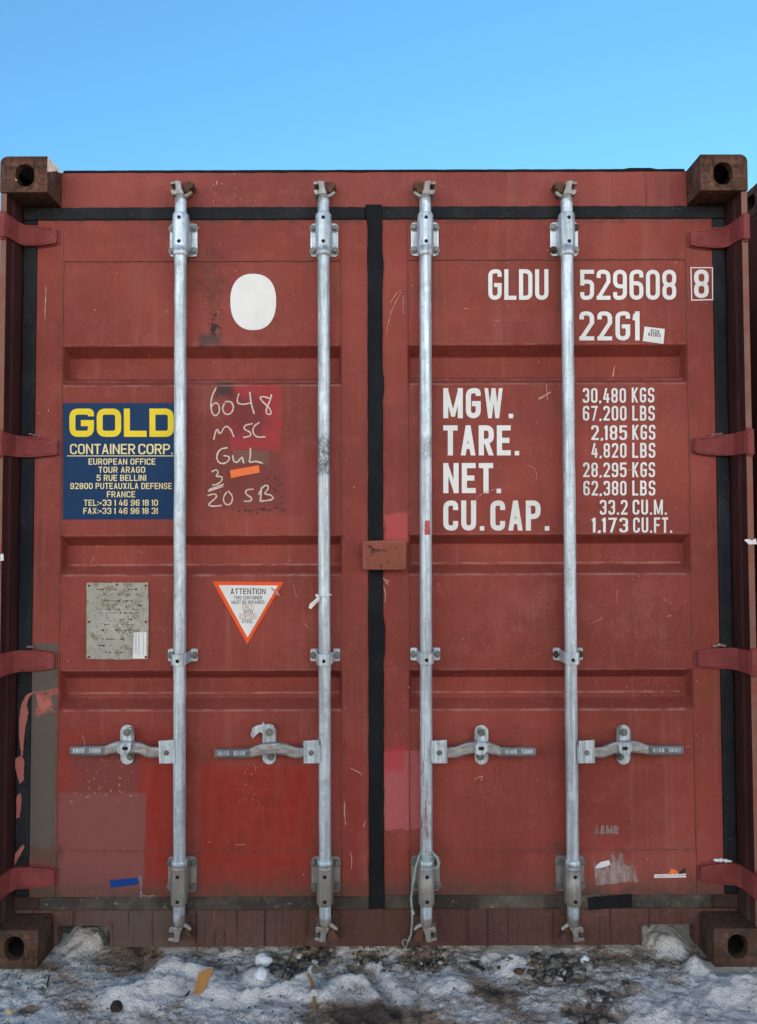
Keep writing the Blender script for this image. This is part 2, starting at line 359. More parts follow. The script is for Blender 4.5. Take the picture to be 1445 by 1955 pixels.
def mat_residue():
    n = NB('sticker_residue')
    c = n.mix(n.rng(n.noise(1, 6, .75, (60, 60, 14)), .35, .65), (.36, .30, .28), (.20, .095, .08))
    c = n.mix(n.math('MULTIPLY', n.rng(n.noise(120, 4, .7), .5, .7), .7), c, (.22, .10, .085))
    return n.out(c, .85, 0, .15)
M = dict(
    door=mat_door(), frame=mat_frame(), sill=mat_sill(),
    cast_top=mat_cast('rusted_casting', (.085, .038, .022), (.135, .064, .042), (.032, .018, .013)),
    cast_low=mat_cast('muddy_rusted_casting', (.066, .031, .018), (.10, .046, .026), (.026, .017, .013), .28),
    galv=mat_galv('galvanised_steel', rust=.10), galv_low=mat_galv('dusty_galvanised_steel', (.43, .43, .41), .7, .25, .65),
    galv_cam=mat_galv('worn_cam_steel', (.40, .395, .37), .75, .45, .4),
    galv_handle=mat_galv('scuffed_handle_steel', (.43, .435, .42), .85, .35, 0, (14, 60, 60)), grip=mat_galv('dark_grip_steel', (.21, .22, .225), .8, .1, 0, (20, 60, 60)),
    rust=mat_cast('flaking_rust', (.11, .055, .036), (.15, .07, .045), (.05, .032, .025)),
    bolt=mat_galv('bolt_steel', (.22, .235, .22), .75, .3, 0, (30, 30, 30)), rust_bolt=mat_plain('rusty_bolt', (.075, .035, .024), .8, .4, 90),
    shaded_hole_rust=mat_plain('shaded_inner_rust', (.028, .019, .014), .95, .5, 40, 0, .4), hole=mat_plain('hole_shade', (.012, .012, .013), .9),  # both colours carry the shade inside openings
    rubber=mat_rubber('black_rubber'), rubber_dusty=mat_rubber('dusty_rubber', (.042, .036, .031), (.15, .125, .098), .85),
    tar=mat_rubber('black_tar', (.009, .010, .012), (.024, .025, .028), .5),
    hinge=mat_hinge(),
    white=mat_decal('white_lettering', (.80, .80, .78), .8, (.35, .16, .13), 75),
    thin_white=mat_decal('small_white_lettering', (.80, .80, .78), .7, (.35, .16, .13), 90),
    blue=mat_decal('blue_sign_film', (.0008, .034, .110), .2, (.01, .06, .15)), yellow=mat_decal('yellow_sign_film', (.86, .66, .03), .3, (.5, .4, .08)),
    cream=mat_decal('pale_yellow_lettering', (.82, .72, .36), .2, (.4, .38, .2)),
    orange=mat_decal('orange_film', (.85, .105, .022), .3, (.5, .1, .05)), orange_tape=mat_decal('orange_sticker', (.90, .20, .055), .2),
    ink=mat_plain('black_ink', (.02, .02, .022), .6), red_ink=mat_plain('faded_red_ink', (.45, .23, .17), .6), grey_ink=mat_plain('grey_ink', (.33, .36, .42), .6),
    tape_blue=mat_decal('blue_tape', (.007, .05, .24), .2), chalk=mat_decal('chalk_stroke', (.70, .56, .50), 1.0, PAINT, 110, .9),
    scratch=mat_decal('bare_scratch', (.58, .36, .31), .9, PAINT, 120, .8),
    flake=mat_decal('pink_primer', (.46, .15, .13), .5, (.2, .07, .06), 50, .8),
    residue=mat_residue(), ghost=mat_decal('faded_label', (.20, .095, .075), .9, (.13, .05, .04), 120, .8),
    weld=mat_plain('weld_bead_paint', (.20, .058, .046), .6, .3, 40, 0, .4),
    tie=mat_plain('white_nylon', (.74, .74, .72), .5, .06), twine=mat_plain('pale_green_twine', (.34, .43, .40), .8, .45, 120),
    cardboard=mat_plain('wet_cardboard', (.46, .22, .065), .85, .25, 50, 0, .4), ice=mat_plain('clean_snow', (.86, .88, .90), .6, .05, 20, 0, .4),
    twig=mat_plain('dark_twig', (.035, .025, .018), .9, .4), straw=mat_plain('pale_straw', (.55, .44, .22), .8, .2),
)
def mat_side():
    n = NB('side_wall_paint')
    c = paint_base(n, (.205, .052, .044), .6); paint_bump(n)
    return n.out(c, .6, 0, .4)
def mat_plate_paint():
    n = NB('worn_plate_paint')
    c = paint_base(n, (.25, .070, .042), .6)
    c = n.mix(n.math('MULTIPLY', n.rng(n.noise(34, 6, .7), .58, .63), .85), c, (.05, .02, .014))
    P = lambda *a, **k: n.pxrect(*a, .052, **k)
    inn = P(696, 1036, 772, 1085, soft=.002, wob=.004, wscale=40)
    c = n.mix(n.math('MULTIPLY', n.math('SUBTRACT', 1.0, inn), .25), c, (.38, .17, .12))
    n.bump(n.noise(60, 5, .6), .25, .01)
    return n.out(c, .6, 0, .2)
M['plate_paint'] = mat_plate_paint()
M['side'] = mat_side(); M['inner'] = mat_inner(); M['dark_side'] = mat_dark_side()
def mat_plate():
    n = NB('weathered_data_plate')
    c = n.mix(n.rng(n.noise(9, 6, .7), .35, .7), (.34, .335, .28), (.42, .42, .37))
    c = n.mix(n.math('MULTIPLY', n.rng(n.noise(38, 6, .75), .5, .62), .75), c, (.175, .14, .07))
    c = n.mix(n.math('MULTIPLY', n.rng(n.noise(120, 4, .75), .58, .68), .7), c, (.08, .075, .06))
    return n.out(c, .6, .1, .4)
M['plate'] = mat_plate()
def mat_stone():
    n = NB('wet_gravel')
    oi = n.t.nodes.new('ShaderNodeNewGeometry').outputs['Random Per Island']
    c = n.mix(n.rng(oi, .0, 1), (.05, .044, .038), (.27, .235, .19))
    c = n.mix(n.rng(oi, .84, .95), c, (.55, .52, .47))
    c = n.mix(n.math('MULTIPLY', n.rng(n.noise(70, 5, .7), .4, .7), .6), c, (.05, .045, .042))
    n.bump(n.noise(90, 5, .7), .4, .006)
    return n.out(c, n.rng(n.noise(20), .3, .7, .25, .7), 0, .5)
M['stone'] = mat_stone()
def mat_ground():
    n = NB('dirty_snow')
    a = n.t.nodes.new('ShaderNodeAttribute'); a.attribute_name = 'dirt'
    d0 = a.outputs['Fac']
    d = n.math('ADD', d0, n.math('MULTIPLY', n.math('SUBTRACT', n.noise(38, 9, .82, (1, 1.5, 1)), .5), 2.1))
    d = n.math('ADD', d, n.math('MULTIPLY', n.math('SUBTRACT', n.noise(8, 5, .7), .5), .5))
    c = n.mix(n.rng(d, .12, .50), (.96, .935, .90), (.70, .645, .59))
    c = n.mix(n.rng(d, .45, .80), c, (.40, .285, .20))
    c = n.mix(n.rng(d, .90, 1.5), c, (.14, .105, .078))
    gate = n.rng(d0, -.25, .25)
    sp = n.math('MULTIPLY', n.math('MULTIPLY', n.rng(n.noise(120, 5, .82), .53, .58), n.rng(n.noise(9, 5, .65), .36, .58)), gate)
    c = n.mix(n.math('MULTIPLY', sp, .8), c, (.085, .068, .055))
    sp2 = n.rng(n.noise(70, 4, .7, (1.5, .8, 1)), .66, .71)
    c = n.mix(n.math('MULTIPLY', n.math('MULTIPLY', sp2, n.math('MULTIPLY_ADD', gate, .8, .2)), .75), c, (.07, .056, .045))
    c = n.mix(n.math('MULTIPLY', n.rng(n.noise(13, 7, .78, (1, 1.7, 1)), .56, .66), n.math('MULTIPLY', n.rng(d0, .25, .6), .75)), c, (.075, .058, .046))
    sp3 = n.rng(n.noise(210, 2, .6), .70, .74)
    c = n.mix(n.math('MULTIPLY', sp3, .8), c, (.85, .85, .85))
    h = n.math('ADD', n.math('MULTIPLY', n.noise(120, 5, .7), .35), n.noise(22, 6, .7))
    n.bump(h, 1.0, .03)
    return n.out(c, n.rng(d, .2, .8, .5, .8), 0, .35)
M['ground'] = mat_ground()

# ------------------------------------------------------------------ mesh helpers
class MB:
    def __init__(s): s.v, s.f, s.m, s.s = [], [], [], []
    def add(s, vs, fs, mi=0, smooth=False):
        o = len(s.v); s.v += [tuple(p) for p in vs]
        for f in fs: s.f.append([i + o for i in f]); s.m.append(mi); s.s.append(smooth)
    def box(s, x0, x1, y0, y1, z0, z1, mi=0):
        s.add([(x0, y0, z0), (x1, y0, z0), (x1, y1, z0), (x0, y1, z0), (x0, y0, z1), (x1, y0, z1), (x1, y1, z1), (x0, y1, z1)],
              [(0, 1, 2, 3), (4, 7, 6, 5), (0, 4, 5, 1), (1, 5, 6, 2), (2, 6, 7, 3), (3, 7, 4, 0)], mi)
    def prism(s, pts, y0, y1, mi=0, smooth_side=False):
        n = len(pts)
        s.add([(x, y0, z) for x, z in pts] + [(x, y1, z) for x, z in pts], [list(range(n)), list(range(2 * n - 1, n - 1, -1))], mi)
        o = len(s.v) - 2 * n
        for i in range(n):
            j = (i + 1) % n
            s.f.append([o + i, o + n + i, o + n + j, o + j]); s.m.append(mi); s.s.append(smooth_side)
    def sheet(s, pts, y, mi=0): s.add([(x, y, z) for x, z in pts], [list(range(len(pts)))], mi)
    def tube(s, path, rad, n=16, mi=0, caps=True, smooth=True, flat=1.0):
        path = [Vector(p) for p in path]
        if not isinstance(rad, (list, tuple)): rad = [rad] * len(path)
        rings = []; up = None
        for i, p in enumerate(path):
            t = (path[min(i + 1, len(path) - 1)] - path[max(i - 1, 0)])
            if t.length < 1e-9: t = Vector((0, 0, 1))
            t.normalize()
            if up is None:
                up = Vector((0, 1, 0)) if abs(t.y) < .9 else Vector((1, 0, 0))
            a = t.cross(up); a.normalize(); b = a.cross(t); up = b
            rings.append([p + (a * math.cos(q) + b * math.sin(q) * flat) * rad[i] for q in (2 * math.pi * k / n for k in range(n))])
        vs = [q for r in rings for q in r]; fs = []
        for i in range(len(path) - 1):
            for k in range(n):
                l = (k + 1) % n
                fs.append((i * n + k, i * n + l, (i + 1) * n + l, (i + 1) * n + k))
        s.add(vs, fs, mi, smooth)
        if caps:
            s.add(rings[0], [list(range(n))], mi); s.add(rings[-1], [list(range(n))], mi)
    def sweep(s, secs, mi=0, smooth=False):
        """secs: list of rings (equal length lists of points)"""
        n = len(secs[0]); vs = [q for r in secs for q in r]; fs = []
        for i in range(len(secs) - 1):
            for k in range(n):
                l = (k + 1) % n
                fs.append((i * n + k, i * n + l, (i + 1) * n + l, (i + 1) * n + k))
        fs += [list(range(n))[::-1], list(range((len(secs) - 1) * n, len(secs) * n))]
        s.add(vs, fs, mi, smooth)
    def bolt(s, x, y, z, r=.0085, mi=1, rot=0.0, h=.008):
        s.tube([(x, y, z), (x, y - .0025, z)], r * 1.5, 14, mi)
        p = [(x + r * math.cos(rot + k * math.pi / 3), z + r * math.sin(rot + k * math.pi / 3)) for k in range(6)]
        s.prism(p, y - .0024, y - h, mi)
        s.tube([(x, y - h, z), (x, y - h - .003, z)], r * .5, 10, mi)
    def build(s, name, mats, parent=None, bevel=0, seg=2, recalc=True, ang=35, weld=False):
        me = bpy.data.meshes.new(name)
        me.from_pydata(s.v, [], s.f)
        for m in (mats if isinstance(mats, (list, tuple)) else [mats]): me.materials.append(m)
        me.polygons.foreach_set('material_index', s.m); me.polygons.foreach_set('use_smooth', s.s)
        if recalc or weld:
            bm = bmesh.new(); bm.from_mesh(me)
            if weld: bmesh.ops.remove_doubles(bm, verts=bm.verts, dist=1e-5)
            bmesh.ops.recalc_face_normals(bm, faces=bm.faces); bm.to_mesh(me); bm.free()
        me.update()
        o = bpy.data.objects.new(name, me); col.objects.link(o)
        if parent: o.parent = parent
        if bevel:
            b = o.modifiers.new('bevel', 'BEVEL'); b.width = bevel; b.segments = seg; b.limit_method = 'ANGLE'; b.angle_limit = R(ang)
            b.use_clamp_overlap = True
        return o

def absorb(o, mb, mat):
    """add surface marks to a part's own mesh"""
    me = o.data; me.materials.append(mat); k = len(me.materials) - 1
    bm = bmesh.new(); bm.from_mesh(me); vs = [bm.verts.new(v) for v in mb.v]
    for f in mb.f:
        try: bm.faces.new([vs[i] for i in f]).material_index = k
        except ValueError: pass
    bm.to_mesh(me); bm.free()
def rrect(x0, x1, z0, z1, r, n=5):
    r = min(r, abs(x1 - x0) / 2 - 1e-5, abs(z1 - z0) / 2 - 1e-5); p = []
    for cx, cz, a in ((x1 - r, z1 - r, 0), (x0 + r, z1 - r, 90), (x0 + r, z0 + r, 180), (x1 - r, z0 + r, 270)):
        p += [(cx + r * math.cos(R(a + 90 * k / n)), cz + r * math.sin(R(a + 90 * k / n))) for k in range(n + 1)]
    return p
def tag(o, label, cat, group=None, kind=None):
    if label: o['label'] = label
    if cat: o['category'] = cat
    if group: o['group'] = group
    if kind: o['kind'] = kind
    return o
def thing(name, label, cat, loc=(0, 0, 0), group=None):
    o = bpy.data.objects.new(name, None); col.objects.link(o); o.location = loc; o.empty_display_size = .1
    return tag(o, label, cat, group)
def px(pts, y): return [U(a, b, y) for a, b in pts]
def jag(pts, amp, step, seed=0):
    """roughen a closed outline (photo pixels)"""
    rr = random.Random(seed); out = []
    for i, a in enumerate(pts):
        b = pts[(i + 1) % len(pts)]; L = math.dist(a, b); k = max(1, int(L / step))
        for q in range(k):
            t = q / k; out.append((a[0] + (b[0] - a[0]) * t + rr.uniform(-amp, amp), a[1] + (b[1] - a[1]) * t + rr.uniform(-amp, amp)))
    return out

# ------------------------------------------------------------------ lettering: every glyph is drawn with strokes
def arcs(pts, r, closed=False, n=5):
    """round the corners of a polyline"""
    out = []; N = len(pts)
    for i, p in enumerate(pts):
        if not closed and i in (0, N - 1): out.append(p); continue
        a, b = pts[i - 1], pts[(i + 1) % N]
        la, lb = math.dist(p, a), math.dist(p, b); rr = min(r, la * .499, lb * .499)
        p0 = (p[0] + (a[0] - p[0]) * rr / la, p[1] + (a[1] - p[1]) * rr / la)
        p1 = (p[0] + (b[0] - p[0]) * rr / lb, p[1] + (b[1] - p[1]) * rr / lb)
        for k in range(n + 1):
            t = k / n; q = lambda c: (1 - t) ** 2 * p0[c] + 2 * t * (1 - t) * (p[c] * .9 + (p0[c] + p1[c]) * .05) + t * t * p1[c]
            out.append((q(0), q(1)))
    return out
GW = dict(zip("IJ1.,:/+-' ", (.24, .5, .30, .24, .24, .24, .45, .6, .4, .2, .34)))
GW.update(M=1.32, W=1.32, N=1.02, L=.9, T=.95, E=.92, F=.9)
def glyph(c, w, h, s):
    """strokes of glyph c in a box w x h with stroke s: list of (kind, points, closed)"""
    W, H = w - s, h - s; m = H / 2; r = min(W * .5, H * .24); S = []
    def p(*pts, rr=0, closed=False): S.append(('B' if rr and c != 'U' else 'P', arcs(list(pts), rr, closed) if rr else list(pts), closed))
    def d(x0, y0, x1, y1): S.append(('D', [(x0, y0), (x1, y1)], False))
    if c in '0OQ': p((0, 0), (W, 0), (W, H), (0, H), rr=r, closed=True)
    elif c == '1': p((W, 0), (W, H)); p((W - s * .45, H * .90), (-s * .15, H * .80))
    elif c == 'I': p((W / 2, 0), (W / 2, H))
    elif c == '2':
        p((0, H * .76), (0, H), (W, H), (W, H * .58), rr=r); d(W, H * .62, 0, 0); p((0, 0), (W, 0))
    elif c == '3':
        p((0, H * .78), (0, H), (W, H), (W, m), (W * .4, m), rr=r); p((W * .4, m), (W, m), (W, 0), (0, 0), (0, H * .22), rr=r)
    elif c == '4': p((W * .78, 0), (W * .78, H * .58)); d(W * .5, H + s * .5, 0, H * .26); p((0, H * .24), (W, H * .24))
    elif c == '5': p((W, H), (0, H), (0, H * .55)); p((0, H * .55), (W * .2, H * .62), (W, H * .62), (W, 0), (0, 0), (0, H * .22), rr=r)
    elif c == '6': p((W, H * .78), (W, H), (0, H), (0, 0), (W, 0), (W, H * .56), (0, H * .56), rr=r)
    elif c == '9': p((0, H * .22), (0, 0), (W, 0), (W, H), (0, H), (0, H * .44), (W, H * .44), rr=r)
    elif c == '7': p((0, H), (W, H)); d(W, H + s * .5, W * .25, -s * .5)
    elif c == '8': p((0, m), (W, m), (W, H), (0, H), rr=r, closed=True); p((0, 0), (W, 0), (W, m), (0, m), rr=r, closed=True)
    elif c == 'A': d(0, -s * .5, W / 2, H + s * .5); d(W, -s * .5, W / 2, H + s * .5); p((W * .22, H * .26), (W * .78, H * .26))
    elif c in 'BD':
        if c == 'D': p((0, 0), (W, 0), (W, H), (0, H), rr=r)
        else: p((0, m), (W * .93, m), (W * .93, H), (0, H), rr=r); p((0, 0), (W, 0), (W, m), (0, m), rr=r)
        p((0, 0), (0, H))
    elif c == 'C': p((W, H * .72), (W, H), (0, H), (0, 0), (W, 0), (W, H * .28), rr=r)
    elif c == 'G': p((W, H * .79), (W, H), (0, H), (0, 0), (W, 0), (W, m * .96), rr=r); p((W * .62, m * .96), (W - .001, m * .96))
    elif c == 'E': p((W, H), (0, H), (0, 0), (W, 0)); p((0, m), (W * .85, m))
    elif c == 'F': p((W, H), (0, H), (0, 0)); p((0, m), (W * .85, m))
    elif c == 'H': p((0, 0), (0, H)); p((W, 0), (W, H)); p((0, m), (W, m))
    elif c == 'K': p((0, 0), (0, H)); d(W, H + s * .5, 0, H * .38); d(W * .25, H * .55, W, -s * .5)
    elif c == 'L': p((0, H), (0, 0), (W, 0))
    elif c == 'M': p((0, 0), (0, H)); p((W, 0), (W, H)); d(0, H + s * .5, W / 2, -s * .2); d(W, H + s * .5, W / 2, -s * .2)
    elif c == 'N': p((0, 0), (0, H)); p((W, 0), (W, H)); d(0, H + s * .5, W, -s * .5)
    elif c in 'PR':
        p((0, m * .92), (W, m * .92), (W, H), (0, H), rr=r); p((0, 0), (0, H))
        if c == 'R': d(W * .5, m * .92, W, -s * .5)
    elif c == 'S': p((W, H * .76), (W, H), (0, H), (0, m), (W, m), (W, 0), (0, 0), (0, H * .24), rr=r)
    elif c == 'T': p((0, H), (W, H)); p((W / 2, 0), (W / 2, H))
    elif c == 'U': p((0, H), (0, 0), (W, 0), (W, H), rr=r)
    elif c == 'V': d(0, H + s * .5, W / 2, -s * .5); d(W, H + s * .5, W / 2, -s * .5)
    elif c == 'W':
        d(0, H + s * .5, W * .25, -s * .5); d(W / 2, H + s * .5, W * .25, -s * .5); d(W / 2, H + s * .5, W * .75, -s * .5); d(W, H + s * .5, W * .75, -s * .5)
    elif c == 'X': d(0, H + s * .5, W, -s * .5); d(W, H + s * .5, 0, -s * .5)
    elif c == 'Y': d(0, H + s * .5, W / 2, H * .42); d(W, H + s * .5, W / 2, H * .42); p((W / 2, 0), (W / 2, H * .45))
    elif c == '.': p((W / 2, 0), (W / 2, s * .05))
    elif c == ',': p((W / 2, 0), (W / 2, s * .05)); d(W / 2, 0, W / 2 - s * .25, -s * .8)
    elif c == ':': p((W / 2, H * .12), (W / 2, H * .17)); p((W / 2, H * .62), (W / 2, H * .67))
    elif c == '/': d(W, H + s * .5, 0, -s * .5)
    elif c == '+': p((0, H * .42), (W, H * .42)); p((W / 2, H * .42 - W / 2), (W / 2, H * .42 + W / 2))
    elif c == '-': p((0, m), (W, m))
    return S
def ribbon(pts, w, closed=False, cap=True):
    """quads along a polyline with mitred joints -> list of 4-point polygons"""
    q = [pts[0]]
    for a in pts[1:]:
        if math.dist(a, q[-1]) > 1e-7: q.append(a)
    if closed and math.dist(q[0], q[-1]) < 1e-7: q.pop()
    n = len(q)
    if n < 2: return []
    wv = w if isinstance(w, (list, tuple)) else [w] * n
    if len(wv) < n: wv = list(wv) + [wv[-1]] * (n - len(wv))
    L, Rr = [], []
    for i in range(n):
        a = q[i - 1] if (i or closed) else None; b = q[(i + 1) % n] if (i < n - 1 or closed) else None
        da = Vector((q[i][0] - a[0], q[i][1] - a[1])).normalized() if a else None
        db = Vector((b[0] - q[i][0], b[1] - q[i][1])).normalized() if b else None
        if da is None: da = db
        if db is None: db = da
        t = (da + db)
        t = t.normalized() if t.length > 1e-6 else da
        nn = Vector((-t.y, t.x)); k = max(.45, nn.dot(Vector((-da.y, da.x)))); hw = wv[i] / 2 / k
        c = Vector(q[i])
        if cap and not closed:
            if i == 0: c = c - db * wv[i] / 2
            if i == n - 1: c = c + da * wv[i] / 2
        L.append(c + nn * hw); Rr.append(c - nn * hw)
    return [(L[i], Rr[i], Rr[(i + 1) % n], L[(i + 1) % n]) for i in range(n if closed else n - 1)]
def lay_text(txt, stroke=.14, width=.46, gap=.12, widths=None):
    """polygons of a text line in units of cap height, total width"""
    x = 0; polys = []; k = 0; h = 1.0
    for c in txt:
        w = width * (widths or {}).get(c, GW.get(c, 1.0))
        if c in '.,:I': w = max(stroke, width * GW[c])
        if c != ' ':
            for kind, pts, closed in glyph(c, w, h, stroke):
                pts = [(x + stroke / 2 + a, stroke / 2 + b) for a, b in pts]; k += 1
                if kind in 'PB':
                    for p in ribbon(pts, stroke, closed, kind == 'P'): polys.append((k, p)); k += 1
                else:
                    (x0, y0), (x1, y1) = pts; L = math.dist(*pts); hw = stroke / 2 * min(1.6, L / max(abs(y1 - y0), 1e-6)) * (.72 if c in 'MNW' else .92)
                    polys.append((k, ((x0 - hw, y0), (x0 + hw, y0), (x1 + hw, y1), (x1 - hw, y1))))
        x += w + gap
    return polys, x - gap
def text(mb, txt, x0, yb, x1, yt, y, mi=0, **kw):
    """write txt into the box x0..x1 (photo pixels), baseline yb, cap line yt, on the plane y"""
    polys, W = lay_text(txt, **kw)
    o = Vector(U(x0, yb, y)); ax = Vector(U(x1, yb, y)) - o; az = Vector(U(x0, yt, y)) - o
    for k, p in polys:
        q = [o + ax * (a / W) + az * b for a, b in p]
        mb.sheet([(v.x, v.y) for v in q], y - .00002 * (k % 17), mi)
def stroke_px(mb, pts, w, y, mi=0, smooth=3, vary=.25, seed=0, taper=False):
    """a hand-drawn stroke through photo pixels; w in pixels"""
    P = list(pts)
    for _ in range(smooth):
        if len(P) < 3: break
        Q = [P[0]]
        for a, b in zip(P, P[1:]): Q += [(a[0] * .75 + b[0] * .25, a[1] * .75 + b[1] * .25), (a[0] * .25 + b[0] * .75, a[1] * .25 + b[1] * .75)]
        P = Q + [P[-1]]
    rr = random.Random(seed + len(pts)); s = 1 / 574.
    wv = [w * s * (1 + rr.uniform(-vary, vary)) * ((.25 + .75 * math.sin(math.pi * (i + .4) / (len(P) - .2))) if taper else 1) for i, _ in enumerate(P)]
    stroke_px.k = (getattr(stroke_px, 'k', 0) + 1) % 9
    for i, p in enumerate(ribbon(px(P, y), wv)): mb.sheet([(v.x, v.y) for v in p], y - .00003 * stroke_px.k - .000007 * (i % 4), mi)
#@@BODY

# ------------------------------------------------------------------ ground
GZ = -.034
def fbm(x, y, s, o=5): return mnoise.fractal(Vector((x * s, y * s, 3.7)), 1.0, 2.0, o)
def seg_d(p, a, b):
    ax, ay = a; bx, by = b; t = ((p[0] - ax) * (bx - ax) + (p[1] - ay) * (by - ay)) / max(1e-9, (bx - ax) ** 2 + (by - ay) ** 2)
    t = min(1, max(0, t)); return math.hypot(p[0] - ax - t * (bx - ax), p[1] - ay - t * (by - ay))
def gpath(pts): return [G(a, b, GZ) for a, b in pts]
RUTS = [gpath([(700, 1838), (735, 1858), (762, 1895), (775, 1940), (790, 1990)]), gpath([(618, 1905), (645, 1872), (690, 1868), (720, 1900), (745, 1960)]),
        gpath([(470, 1905), (560, 1880), (600, 1850)])]
GRAVEL = [(G(562, 1846, GZ), .085), (G(600, 1826, GZ), .07), (G(812, 1826, GZ), .10), (G(705, 1822, GZ), .06), (G(1062, 1850, GZ), .10), (G(1125, 1935, GZ), .085),
          (G(1145, 1905, GZ), .04), (G(690, 1935, GZ), .10), (G(60, 1925, GZ), .04)]
CLEAN = [(G(1290, 1812, GZ), .10, .05), (G(1345, 1852, GZ), .09, .03), (G(1405, 1885, GZ), .15, .03), (G(150, 1803, GZ), .09, .046), (G(400, 1870, GZ), .08, .03), (G(300, 1885, GZ), .10, .03), (G(340, 1814, GZ), .09, .048), (G(440, 1815, GZ), .06, .03), (G(975, 1816, GZ), .10, .046), (G(1170, 1812, GZ), .06, .025), (G(655, 1815, GZ), .05, .03), (G(330, 1850, GZ), .11, .045), (G(250, 1905, GZ), .13, .035), (G(500, 1865, GZ), .075, .03), (G(980, 1835, GZ), .12, .03), (G(1280, 1795, GZ), .12, .085),
         (G(1262, 1782, GZ), .12, .05), (G(1390, 1865, GZ), .14, .03), (G(180, 1788, GZ), .10, .035), (G(860, 1880, GZ), .07, .015), (G(420, 1900, GZ), .09, .03), (G(1250, 1935, GZ), .11, .02), (G(590, 1890, GZ), .07, .02)]
DIRTY = [(G(120, 1880, GZ), .12), (G(330, 1915, GZ), .05), (G(1180, 1850, GZ), .16), (G(1000, 1905, GZ), .16), (G(225, 1925, GZ), .03), (G(790, 1945, GZ), .16), (G(690, 1945, GZ), .14), (G(930, 1890, GZ), .10), (G(1290, 1865, GZ), .08), (G(1210, 1890, GZ), .05), (G(250, 1850, GZ), .09)]
def ground_at(x, y):
    near = 1.0 if abs(x) < 3 and -3 < y < 2 else .0
    near0 = abs(x) < 3 and -3 < y < 2
    b = fbm(x, y, 2.1); f = fbm(x + 9, y, 9, 4)
    cr = abs(mnoise.noise(Vector((x * 24, y * 30, 1.1)))) + .5 * abs(mnoise.noise(Vector((x * 55, y * 66, 4.1)))) if near0 else 0
    h = .008 * b + .006 * f + .005 * fbm(x, y + 5, 27, 4) + .011 * (cr - .3) + .003 * fbm(x, y, 90, 2)
    d = .32 + .62 * fbm(x + 3 + y * .7, y * 1.4 + 1, 3.6, 5) + .34 * fbm(x + y, y * 1.6, 13, 4) - .25 * (cr - .3)
    if near:
        wob = .02 * fbm(x, y, 17, 3)
        for (c, r) in GRAVEL:
            q = math.hypot((x - c[0]), (y - c[1]) * 1.2) + wob * 1.6
            w = max(0, 1 - q / r)
            if w > 0: d += .9 * min(1, w * 2); h -= .018 * w
        for (c, r, a) in CLEAN:
            q = math.hypot((x - c[0]), (y - c[1]) * 1.25) + wob * 2
            w = max(0, 1 - q / r); w = w * w * (3 - 2 * w)
            d -= (1.0 + 12 * max(0, a - .042)) * w; h += a * w
        d += .30 * math.exp(-((y - .09) / .035) ** 2)  # band at the sill foot: under-sill shade put into the dirt value
        for (c, r) in DIRTY:
            q = math.hypot((x - c[0]), (y - c[1]) * 1.3) + wob * 2
            w = max(0, 1 - q / r); d += .42 * min(1, w * 1.6)
        for rut in RUTS:
            q = min(seg_d((x, y), a, bb) for a, bb in zip(rut, rut[1:])) + abs(wob) * .5
            w = math.exp(-(q / .017) ** 2); d -= .65 * w; h += .018 * w
            w2 = math.exp(-((q - .05) / .03) ** 2); d += .22 * w2; h -= .008 * w2
    if near and h > 0: h = .058 * math.tanh(h / .058)
    if near and -.06 < y < .24: h = min(h, .006 + .9 * max(0, abs(abs(x) - 1.14) - .075) + .9 * max(0, -y))
    if near and .096 < y < .2: h = min(h, .012 + .8 * max(0, .11 - abs(abs(x) - .94)))
    return h, d
def axis(a, b, step, far, g=1.35):
    v = [a + (b - a) * i / round((b - a) / step) for i in range(round((b - a) / step) + 1)]
    s = step; lo = a; hi = b; left, right = [], []
    while hi < far: s *= g; lo -= s; hi += s; left.append(lo); right.append(hi)
    return left[::-1] + v + right
gx = axis(-1.5, 1.55, .0066, 4000); gy = axis(-.40, .36, .0066, 4000)
gv, gd = [], []
for y in gy:
    for x in gx:
        far = math.hypot(x, y) > 60
        h, d = ground_at(x, y) if not far else (0, .0)
        d += .9 * max(0, min(1, (-.55 - y) / .8)) * (1 if y > -8 else 0)      # yard mud added out of view to cut light bounced onto the doors
        if y < -8: h += 27 * (1 - math.exp(-((-8 - y) / 19) ** 1.4)) + .5 * fbm(x, y, .12, 3); d -= .3 if y < -13 else -.6      # snow slope added out of view to bounce sunlight onto the doors
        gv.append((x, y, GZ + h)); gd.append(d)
nx = len(gx); gf = [(j * nx + i, j * nx + i + 1, (j + 1) * nx + i + 1, (j + 1) * nx + i) for j in range(len(gy) - 1) for i in range(nx - 1)]
gm = bpy.data.meshes.new('ground'); gm.from_pydata(gv, [], gf); gm.materials.append(M['ground'])
at = gm.attributes.new('dirt', 'FLOAT', 'POINT'); at.data.foreach_set('value', gd)  # dirt, plus the painted shade band at the sill foot
gm.polygons.foreach_set('use_smooth', [True] * len(gm.polygons))
go = bpy.data.objects.new('ground', gm); col.objects.link(go)
tag(go, 'dirty trodden snow and ice in front of the red container', None, None, 'structure')

# ------------------------------------------------------------------ the container: frame
ZC = U(722, 1848, 0)[1]                       # underside of the corner castings
ZT = U(722, 296.5, 0)[1]                      # top of the corner castings
CW, CH = .153, .118
box = thing('shipping_container', 'whole red shipping container with closed double doors and white lettering', 'shipping container', (0, 0, 0), 'shipping containers side by side')

